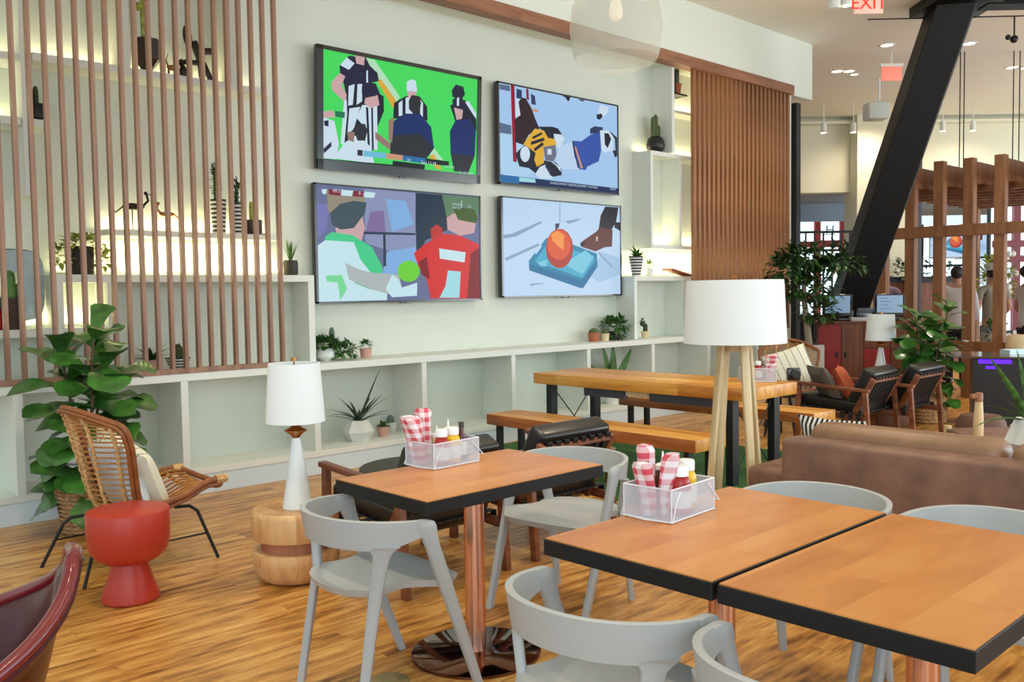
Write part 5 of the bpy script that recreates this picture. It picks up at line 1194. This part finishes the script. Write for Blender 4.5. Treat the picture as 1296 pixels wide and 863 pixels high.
def rods(label, d, us, z0, z1, lab):
    t = at_site('hanging_rods', label, 'cable', d, us[0], 0)
    for u in us: B().tube([(u - us[0], 0, z0), (u - us[0], 0, z1)], .008, 6).build('rod', black_metal, t)
rods('pair of thin black rods hanging from the ceiling to the pergola middle', 13.5, (6.60, 6.66), 3.1, 4.88, 0)
rods('pair of thin black rods hanging from the ceiling at the right edge', 13.5, (7.38, 7.47), 3.1, 4.88, 0)
rods('single thin black rod hanging left of the slanting column', 14.5, (6.26,), 3.5, 4.88, 0)
p0 = site(11.2, 4.35, 4.70); p1 = site(11.2, 6.8, 4.72); tag(B().tube([p0, p1], .008, 6).build('ceiling_cable', black_metal), 'thin black cable stretched level below the ceiling', 'cable')

# black bar table with violet light
t = at_site('bar_table', 'black box table with violet light strip under its thin top', 'table', 9.6, 4.86, turn=R(-24))
B().box(0, 1.6, 0, .6, 0, .70).build('body', mat('black_laminate', (26, 25, 27), .35), t, smooth=False); B().box(-.2, 1.7, -.1, .7, .715, .735).build('table_top', mat('smoky_top', (92, 74, 66), .12, coat=.4), t, smooth=False)
B().box(.05, .36, -.008, 0, .655, .70).box(.12, .22, -.01, 0, .60, .63).build('light_strip', mat('violet_led', (80, 20, 235), .4, emit=1.6), t, smooth=False)
t = at_site('glass_tray', 'clear glass tray on the black bar table', 'tray', 9.62, 5.36, .735); B().box(-.1, .22, 0, .2, 0, .008).box(-.1, .22, .19, .2, .008, .05).box(-.1, -.09, 0, .2, .008, .05).build('tray_body', mat('pale_glass', (206, 226, 232), .1), t, smooth=False)
t = at_site('barrel_chair', 'rounded tan chair beyond the black bar table', 'chair', 11.4, 6.34); B().lathe([(.14, .06), (.15, .1), (.15, .62), (.14, .80), (.11, .85), (0, .86)], 32).build('body', mat('tan_seat', (196, 176, 140), .7), t); B().lathe([(.12, 0), (.12, .06)], 24).build('foot', black_metal, t)
pot_plant('potted_plant', 'leafy plant in a stone pot between the pergola posts', site(12.9, 6.85, 0), [(.18, 0), (.2, .1), (.2, .78), (.19, .8), (.17, .8), (0, .76)], concrete, lambda b: bushy(b, (0, 0, .70), (.14, .14, .22), 60, .16, .05, 51, 1, .8), leaf_m)
pot_plant('flower_bush', 'tall white flowering plant between the pergola posts', site(15.0, 7.95, 0), [(.2, 0), (.24, .5), (.2, .5), (0, .45)], concrete, lambda b: (b.tube([(0, 0, .4), (0, 0, 1.4)], .02, 6), bushy(b, (0, 0, 1.45), (.35, .3, .5), 260, .16, .07, 52, 1, .7), [b.ball((random.uniform(-.3, .3), random.uniform(-.3, 0), random.uniform(1.2, 2.0)), .05, 1, 6, 4) for _ in range(14)]), [leaf_y, pot_white])

# people beyond the pergola
def person(label, d, u, turn, top_c, bot_c, hair_c, hat=None, short=False, s=1.0, group=None):
    t = at_site('person', label, 'person', d, u, 0, None, turn)
    skin_m = mat('skin', (176, 128, 104), .6)
    J = {}
    def skel(name, verts, edges, m, sub=2, rootv=0):
        me = bpy.data.meshes.new(name); me.from_pydata([v[:3] for v in verts], edges, []); me.materials.append(m)
        o = bpy.data.objects.new(name, me); C.objects.link(o); o.parent = t
        sk = o.modifiers.new('skin', 'SKIN'); sk.use_smooth_shade = True
        for i, v in enumerate(verts): me.skin_vertices[0].data[i].radius = (v[3], v[4] if len(v) > 4 else v[3])
        me.skin_vertices[0].data[rootv].use_root = True
        sb = o.modifiers.new('sub', 'SUBSURF'); sb.levels = sub; sb.render_levels = sub
        return o
    vs = [(0, 0, .95, .13, .10), (0, 0, 1.12, .12, .09), (0, 0, 1.32, .16, .10), (0, 0, 1.43, .10, .08), (0, 0, 1.50, .05), (0, -.01, 1.56, .065, .08), (0, -.015, 1.64, .075, .095), (0, 0, 1.71, .062, .08)]
    es = [(0, 1), (1, 2), (2, 3), (3, 4), (4, 5), (5, 6), (6, 7)]
    def add(p, prev): vs.append(p); es.append((prev, len(vs) - 1)); return len(vs) - 1
    for sgn in (-1, 1):
        k = add((sgn * .19, 0, 1.41, .055), 3); k = add((sgn * .25, .03, 1.14, .042), k); k = add((sgn * .22, -.16, .98, .032), k); h = add((sgn * .20, -.22, .95, .026, .014), k)
        for q in range(4): f = add((sgn * .20 + (q - 1.5) * .018, -.26, .94, .009), h); add((sgn * .20 + (q - 1.5) * .02, -.30 + abs(q - 1.5) * .01, .92, .007), f)
        f = add((sgn * .20 - sgn * .035, -.24, .945, .009), h)
        k = add((sgn * .09, 0, .86, .09), 0); k = add((sgn * .10, -.01, .48, .055), k); k = add((sgn * .10, .01, .09, .038), k); add((sgn * .11, -.14, .04, .035, .03), k)
    skel('body', vs, es, skin_m)
    tv = [(0, 0, .80, .165, .13), (0, 0, 1.10, .155, .12), (0, 0, 1.32, .18, .12), (0, 0, 1.42, .11, .09)]; te = [(0, 1), (1, 2), (2, 3)]
    for sgn in (-1, 1):
        tv.append((sgn * .20, 0, 1.40, .07)); te.append((3, len(tv) - 1)); tv.append((sgn * (.25 if not short else .235), .03 if not short else .02, 1.14 if not short else 1.24, .058)); te.append((len(tv) - 2, len(tv) - 1))
        if not short: tv.append((sgn * .22, -.14, .99, .044)); te.append((len(tv) - 2, len(tv) - 1))
    skel('shirt', tv, te, top_c)
    pv = [(0, 0, .96, .15, .115)]; pe = []
    for sgn in (-1, 1):
        pv.append((sgn * .09, 0, .82, .105)); pe.append((0, len(pv) - 1)); pv.append((sgn * .10, -.01, .46, .075)); pe.append((len(pv) - 2, len(pv) - 1)); pv.append((sgn * .10, .01, .07, .06)); pe.append((len(pv) - 2, len(pv) - 1))
    skel('trousers', pv, pe, bot_c)
    for sgn in (-1, 1): B().box(sgn * .10 - .045, sgn * .10 + .045, -.19, .07, 0, .085, bev=.02).build('shoe', ink, t)
    B().ball((0, .012, 1.665), (.088, .108, .10), seg=16, rings=10).ball((0, -.115, 1.6), (.012, .015, .02), 1).build('hair', [hair_c, skin_m], t)
    if hat: B().lathe([(.13, 1.70), (.135, 1.705), (.10, 1.715), (.10, 1.79), (.085, 1.81), (0, 1.815)], 24).build('hat', hat, t)
    t.scale = (s, s, s)
white_shirt = mat('white_shirt', (200, 196, 196), .8); grey_shirt = mat('grey_shirt', (140, 136, 122), .8); navy = mat('navy_trousers', (26, 30, 48), .8); grey_tr = mat('grey_trousers', (110, 112, 120), .8); hair_m = mat('dark_hair', (28, 22, 22), .6)
person('person in a white long sleeved shirt and navy trousers seen from behind', 13.2, 6.44, R(150), white_shirt, navy, hair_m)
person('person in a grey short sleeved shirt and pale hat seen from behind', 13.7, 7.22, R(185), grey_shirt, grey_tr, hair_m, concrete, True)
person('person in a white short sleeved shirt at the right edge', 13.0, 7.36, R(90), white_shirt, navy, hair_m, None, True)
person('person in a purple grey shirt half hidden behind the pergola', 14.6, 5.95, R(160), mat('mauve_shirt', (120, 100, 120), .8), navy, hair_m)

# far facade
def fb(name, u0, u1, d0, d1, z0, z1, m, label=None):
    p = site(d0, u0); o = B().box(0, u1 - u0, 0, d1 - d0, z0, z1).build(name, m, None, smooth=False); o.location = (p[0], p[1], 0); o.rotation_euler = (0, 0, GA); return struct(o, label)
fb('wall_far_left', 3.6, 6.88, 18.6, 18.9, 3.40, 4.88, cream_paint, 'cream lintel over the far opening'); fb('wall_far_pier', 6.88, 8.0, 18.2, 18.9, 0, 4.88, cream_paint, 'cream pier behind the slanting column')
fb('wall_far_right', 8.0, 13.5, 18.6, 18.9, 3.35, 4.88, cream_paint, 'cream lintel above the far right windows')
fb('trim_far', 3.6, 13.5, 18.4, 18.6, 4.74, 4.80, cream_paint, 'light rail at the top of the far wall')
fb('ceiling_far', 3.6, 13.5, 18.9, 25, 3.40, 3.5, mat('blue_grey', (150, 160, 176), .8), 'blue grey ceiling beyond the far opening'); fb('trim_fascia', 3.6, 7.8, 21.0, 21.2, 3.0, 3.40, mat('blue_grey', (150, 160, 176), .8), 'blue grey fascia beyond the far opening')
red_frame = mat('red_frame', (178, 34, 34), .5); maroon = mat('maroon_frame', (112, 22, 44), .5)
day = mat('bright_pane', (214, 240, 250), .3, emit=2.2)
def window(n, label, d, u0, u1, z0, z1, frame, vs, hs, fw_=.12, pw=None):
    p = site(d, u0); o = B().box(0, u1 - u0, .10, .13, z0, z1).build('window_%d' % n, day, None, smooth=False); o.location = (p[0], p[1], 0); o.rotation_euler = (0, 0, GA); struct(o, label)
    b = B()
    for v in vs: b.box(v - fw_ / 2 - u0, v + fw_ / 2 - u0, 0, .10, z0, z1)
    for h in hs: b.box(0, u1 - u0, -.01, .09, h - fw_ / 2, h + fw_ / 2)
    f = b.build('window_frame', frame, o, smooth=False)
    return o
w1 = window(1, 'bright far window with red mullions left of the slanting column', 24.0, 6.8, 9.6, .3, 3.3, red_frame, (8.05, 8.72), (2.62, 1.2), .16)
B().box(1.25, 1.92, -.02, .0, 2.54, 2.72).box(1.82, 2.08, -.03, 0, .3, 3.3).build('red_panel', red_frame, w1, smooth=False)
B().text('H', .32, T(1.56, -.02, 2.98, 0, R(90)), 0, .01).box(1.40, 1.72, -.03, -.02, 2.86, 2.88).box(1.40, 1.72, -.03, -.02, 3.08, 3.10).build('window_sign', charcoal, w1, smooth=False)
window(2, 'bright far window with maroon mullions right of the pergola posts', 17.6, 9.3, 12.4, .6, 3.3, maroon, (9.74, 10.28), (2.27, 1.98), .13)
window(3, 'bright far window glimpsed between the pergola posts', 18.9, 7.9, 9.35, 1.4, 2.75, black_metal, (8.5,), (2.5, 1.9), .05)
television('tray', 'far television showing the blue tray scene seen through the pergola', 0, 0, 1.15, .66, y=9, loc=site(18.3, 8.95, 2.02), rz=GA, group='far televisions')
t = at_site('wall_panel', 'tall dark panel seen between the pergola posts', 'panel', 17.9, 9.35); B().box(0, .5, 0, .1, .5, 3.3, bev=.01).build('panel_board', mat('dark_green_panel', (24, 30, 28), .5), t)
t = at_site('steel_post', 'dark navy steel post standing behind the pergola', 'post', 16.6, 7.28); B().box(0, .17, 0, .17, 0, 4.88, bev=.005).build('shaft', mat('navy_steel', (46, 52, 70), .5), t); B().box(-.06, .23, -.06, .23, 0, .02).build('base_plate', steel, t, smooth=False)
t = at_site('counter', 'brown serving counter beyond the pergola', 'counter', 16.9, 6.95); B().box(0, 1.5, 0, .5, 0, 1.55).build('body', kiosk_wood, t, smooth=False); B().box(-.05, 1.55, -.05, .55, 1.55, 1.6).build('counter_top', black_metal, t, smooth=False)
t = at_site('hedge_planter', 'leafy greenery along the top of the brown counter', 'plant', 16.95, 7.7, 1.6); B().box(-.7, .7, 0, .3, 0, .06).build('trough', black_metal, t, smooth=False)
b = B(); bushy(b, (-.3, .2, .06), (.4, .15, .3), 130, .16, .06, 61, 1, .8); bushy(b, (.3, .2, .06), (.4, .15, .3), 130, .16, .06, 62, 1, .8); b.build('foliage', leaf_d, t, norm=False, ang=80)
# balustrade
t = at_site('balustrade', 'black metal balustrade before the far bright window', 'railing', 17.6, 4.4)
for z in (2.52, 2.17, .9): B().box(0, 2.4, -.02, .02, z, z + .05).build('rail', black_metal, t, smooth=False)
first = None
for k in range(14):
    if first is None: first = B().box(-.015, .015, -.015, .015, .5, 2.52).build('baluster', black_metal, t, smooth=False); first.location.x = .08
    else: c = first.copy(); C.objects.link(c); c.parent = t; c.location.x = .08 + k * .17
t = at_site('parapet', 'dark low wall under the black balustrade', 'low wall', 17.75, 4.4); B().box(0, 2.4, 0, .2, 0, .95).build('coping', steel, t, smooth=False)
b = B(); bushy(b, (0, 0, 0), (.75, .2, .28), 150, .2, .07, 71, 1, .8); o = b.build('foliage', leaf_d, None, norm=False, ang=80); o.location = site(17.0, 6.2, 2.0); o.rotation_euler = (0, 0, GA)
g = thing('balcony_plant', 'dark greenery hanging over the black balustrade', 'plant', site(17.0, 6.2, 0), GA); o.parent = g; o.location = (0, 0, 2.0); o.rotation_euler = (0, 0, 0); B().box(-.8, .8, -.1, .1, 1.85, 2.0).build('trough', black_metal, g, smooth=False)

# ------------------------------------------------------------------ ceiling fittings
lamp_on = mat('lamp_lens', (255, 246, 226), .4, emit=4.0)
def downlight(label, x, y, r=.08):
    t = thing('downlight', label, 'light', (x, y, 4.88), 0, 'round recessed ceiling downlights')
    B().lathe([(r, -.008), (r * 1.25, -.008), (r * 1.3, 0), (r, 0)], 24, cap=False).build('trim_ring', white_paint, t); B().lathe([(r, -.004), (0, -.005)], 24, cap=False).build('lens', lamp_on, t)
for i, (x, y) in enumerate(((12.87, 5.81), (13.79, 7.02), (13.93, 6.90), (14.2, 6.94), (13.69, 5.01), (15.7, 5.1), (15.9, 4.95))): downlight('lit round recessed downlight in the cream ceiling', x, y, .085 if i != 3 else .06)
for i, u in enumerate((5.78, 6.35, 6.95, 8.15, 8.75, 9.36)):
    t = at_site('spotlight', 'small white spotlight on the rail along the far wall', 'light', 17.0, u * 17.0 / 17.0 * .914 + .0, 4.45, 'spotlights along the far wall')
    B().lathe([(.05, -.12), (.05, .05)], 16).build('head', white_paint, t); B().lathe([(.05, -.125), (0, -.126)], 16, cap=False).build('lens', lamp_on, t); B().lathe([(.01, .05), (.01, .43)], 8).build('stem', white_paint, t)
def exit_sign(label, d, u, z, w, h, text, group=None):
    t = at_site('exit_sign', label, 'sign', d, u, z, group)
    B().box(-w / 2, w / 2, 0, .03, -h, 0, bev=.003).build('plate', mat('exit_plate', (232, 196, 180), .4, emit=.25) if text else mat('exit_plate_red', (232, 130, 110), .4, emit=.5), t)
    B().box(-w / 2 - .02, w / 2 + .02, -.01, .05, 0, .04).tube([(0, .02, .03), (0, .02, 4.88 - z)], .012, 8).build('bracket', white_paint, t)
    if text: B().text('EXIT', h * .92, T(0, -.004, -h * .5, 0, R(90)), 0, .002).build('lettering', mat('exit_red', (226, 44, 34), .4, emit=1.0), t, smooth=False)
exit_sign('exit sign hanging at the top edge left of the slanting column', 9.6, 3.74, 4.50, .30, .20, True)
exit_sign('glowing pink exit sign seen farther down the ceiling', 13.4, 5.56, 4.66, .29, .20, False)
t = at_site('ceiling_speaker', 'grey white ceiling speaker box below the far ceiling', 'speaker', 15.0, 6.06, 4.35); B().box(-.2, .14, 0, .3, -.14, .14, bev=.03).build('cabinet', pot_grey, t); B().tube([(0, .1, .1), (0, .1, .53)], .02, 8).build('stem', white_paint, t)
t = at_site('track_spotlight', 'white cylinder spotlight hanging at the top edge', 'light', 9.0, 3.17, 4.30); B().lathe([(.06, -.13), (.065, .14)], 20).build('head', white_paint, t); B().lathe([(.05, -.12), (.05, .14)], 16, M=T(.12, 0, .02)).build('head', white_paint, t); B().tube([(.06, 0, .13), (.06, 0, .58)], .012, 8).build('stem', white_paint, t); B().lathe([(.045, -.122), (0, -.123)], 16, cap=False, M=T(.12, 0, .02)).build('lens', lamp_on, t)
t = thing('sprinkler', 'dark ceiling fitting near the top right corner', 'fitting', site(11.8, 6.45, 4.6)); B().tube([(0, 0, .28), (0, 0, 0)], .01, 6).ball((0, 0, 0), .05, 0, 8, 6).ball((-.07, .05, .02), .035, 0, 8, 6).build('fixture', black_metal, t)
# mesh globe pendant
g0 = site(5.0, .585, 0)
t = thing('pendant_lamp', 'fine white mesh bowl pendant lamp hanging at the top of the picture', 'lamp', (g0[0], g0[1], 2.82))
B().lathe([(.02, .34), (.10, .33), (.19, .27), (.235, .18), (.25, .06), (.235, -.06), (.222, -.10)], 48, cap=False).build('lamp_shade', globe_mesh, t); B().lathe([(.222, -.10), (.20, -.125), (.10, -.165), (0, -.175)], 48, cap=False).build('lower_shade', seethrough('globe_mesh_fine', (250, 250, 240), .16), t)
B().lathe([(.001, .10), (.03, .115), (.04, .15), (.03, .19), (.02, .24)], 20).build('bulb', mat('bulb_glass', (236, 222, 196), .2, emit=.6), t); B().tube([(0, 0, .24), (0, 0, 2.06)], .004, 6).lathe([(.03, .23), (.03, .29)], 12).build('cord', white_paint, t)

# ------------------------------------------------------------------ light
w = bpy.data.worlds.new('world'); bpy.context.scene.world = w; w.use_nodes = True
bg = w.node_tree.nodes['Background']; bg.inputs['Color'].default_value = (.73, .91, 1.0, 1); bg.inputs['Strength'].default_value = WORLD
def area(name, loc, target, sx, sy, e, col):
    l = bpy.data.lights.new(name, 'AREA'); l.shape = 'RECTANGLE'; l.size = sx; l.size_y = sy; l.energy = e; l.color = col
    o = bpy.data.objects.new(name, l); C.objects.link(o); o.location = loc; o.rotation_euler = (V(target) - V(loc)).to_track_quat('-Z', 'Y').to_euler(); return o
area('window_daylight', (-2.6, -2.8, 2.3), (4, 6, 2.8), 5.5, 3.6, WIN, (.78, .92, 1.0))
area('window_daylight_side', (7.5, -3.2, 1.9), (7, 5, 3.2), 7, 3.2, WIN2, (.86, .95, 1.0))
area('window_daylight_far', (17, -2.5, 1.9), (14.5, 6, 3.9), 7, 3, CEIL_FILL, (.95, .98, 1.0))  # added fill light, no window behind it; lifts the ceiling and far right
def spot(loc, e, size=1.9, r=.12, col=(1, .87, .66)):
    l = bpy.data.lights.new('ceiling_spot', 'SPOT'); l.energy = e; l.spot_size = size; l.spot_blend = .9; l.shadow_soft_size = r; l.color = col
    o = bpy.data.objects.new('ceiling_spot', l); C.objects.link(o); o.location = loc
for x in (1.2, 3.8, 6.6):
    for y, k in ((1.2, .45), (3.8, 1.1)): spot((x, y, 4.8), SPOT * k)
for x, y in ((11.5, 3.4), (13.5, 6.6), (10.5, 5.2), (16, 6.5)): spot((x, y, 4.8), SPOT * 1.2)
for d, u in ((17.6, 7.0), (17.6, 9.0)): spot(site(d, u, 4.75), SPOT * .8, 2.6)
vs = bpy.context.scene.view_settings
vs.view_transform = 'Standard'; vs.look = 'None'; vs.gamma = 1.0; vs.use_curve_mapping = False; vs.exposure = EXPO
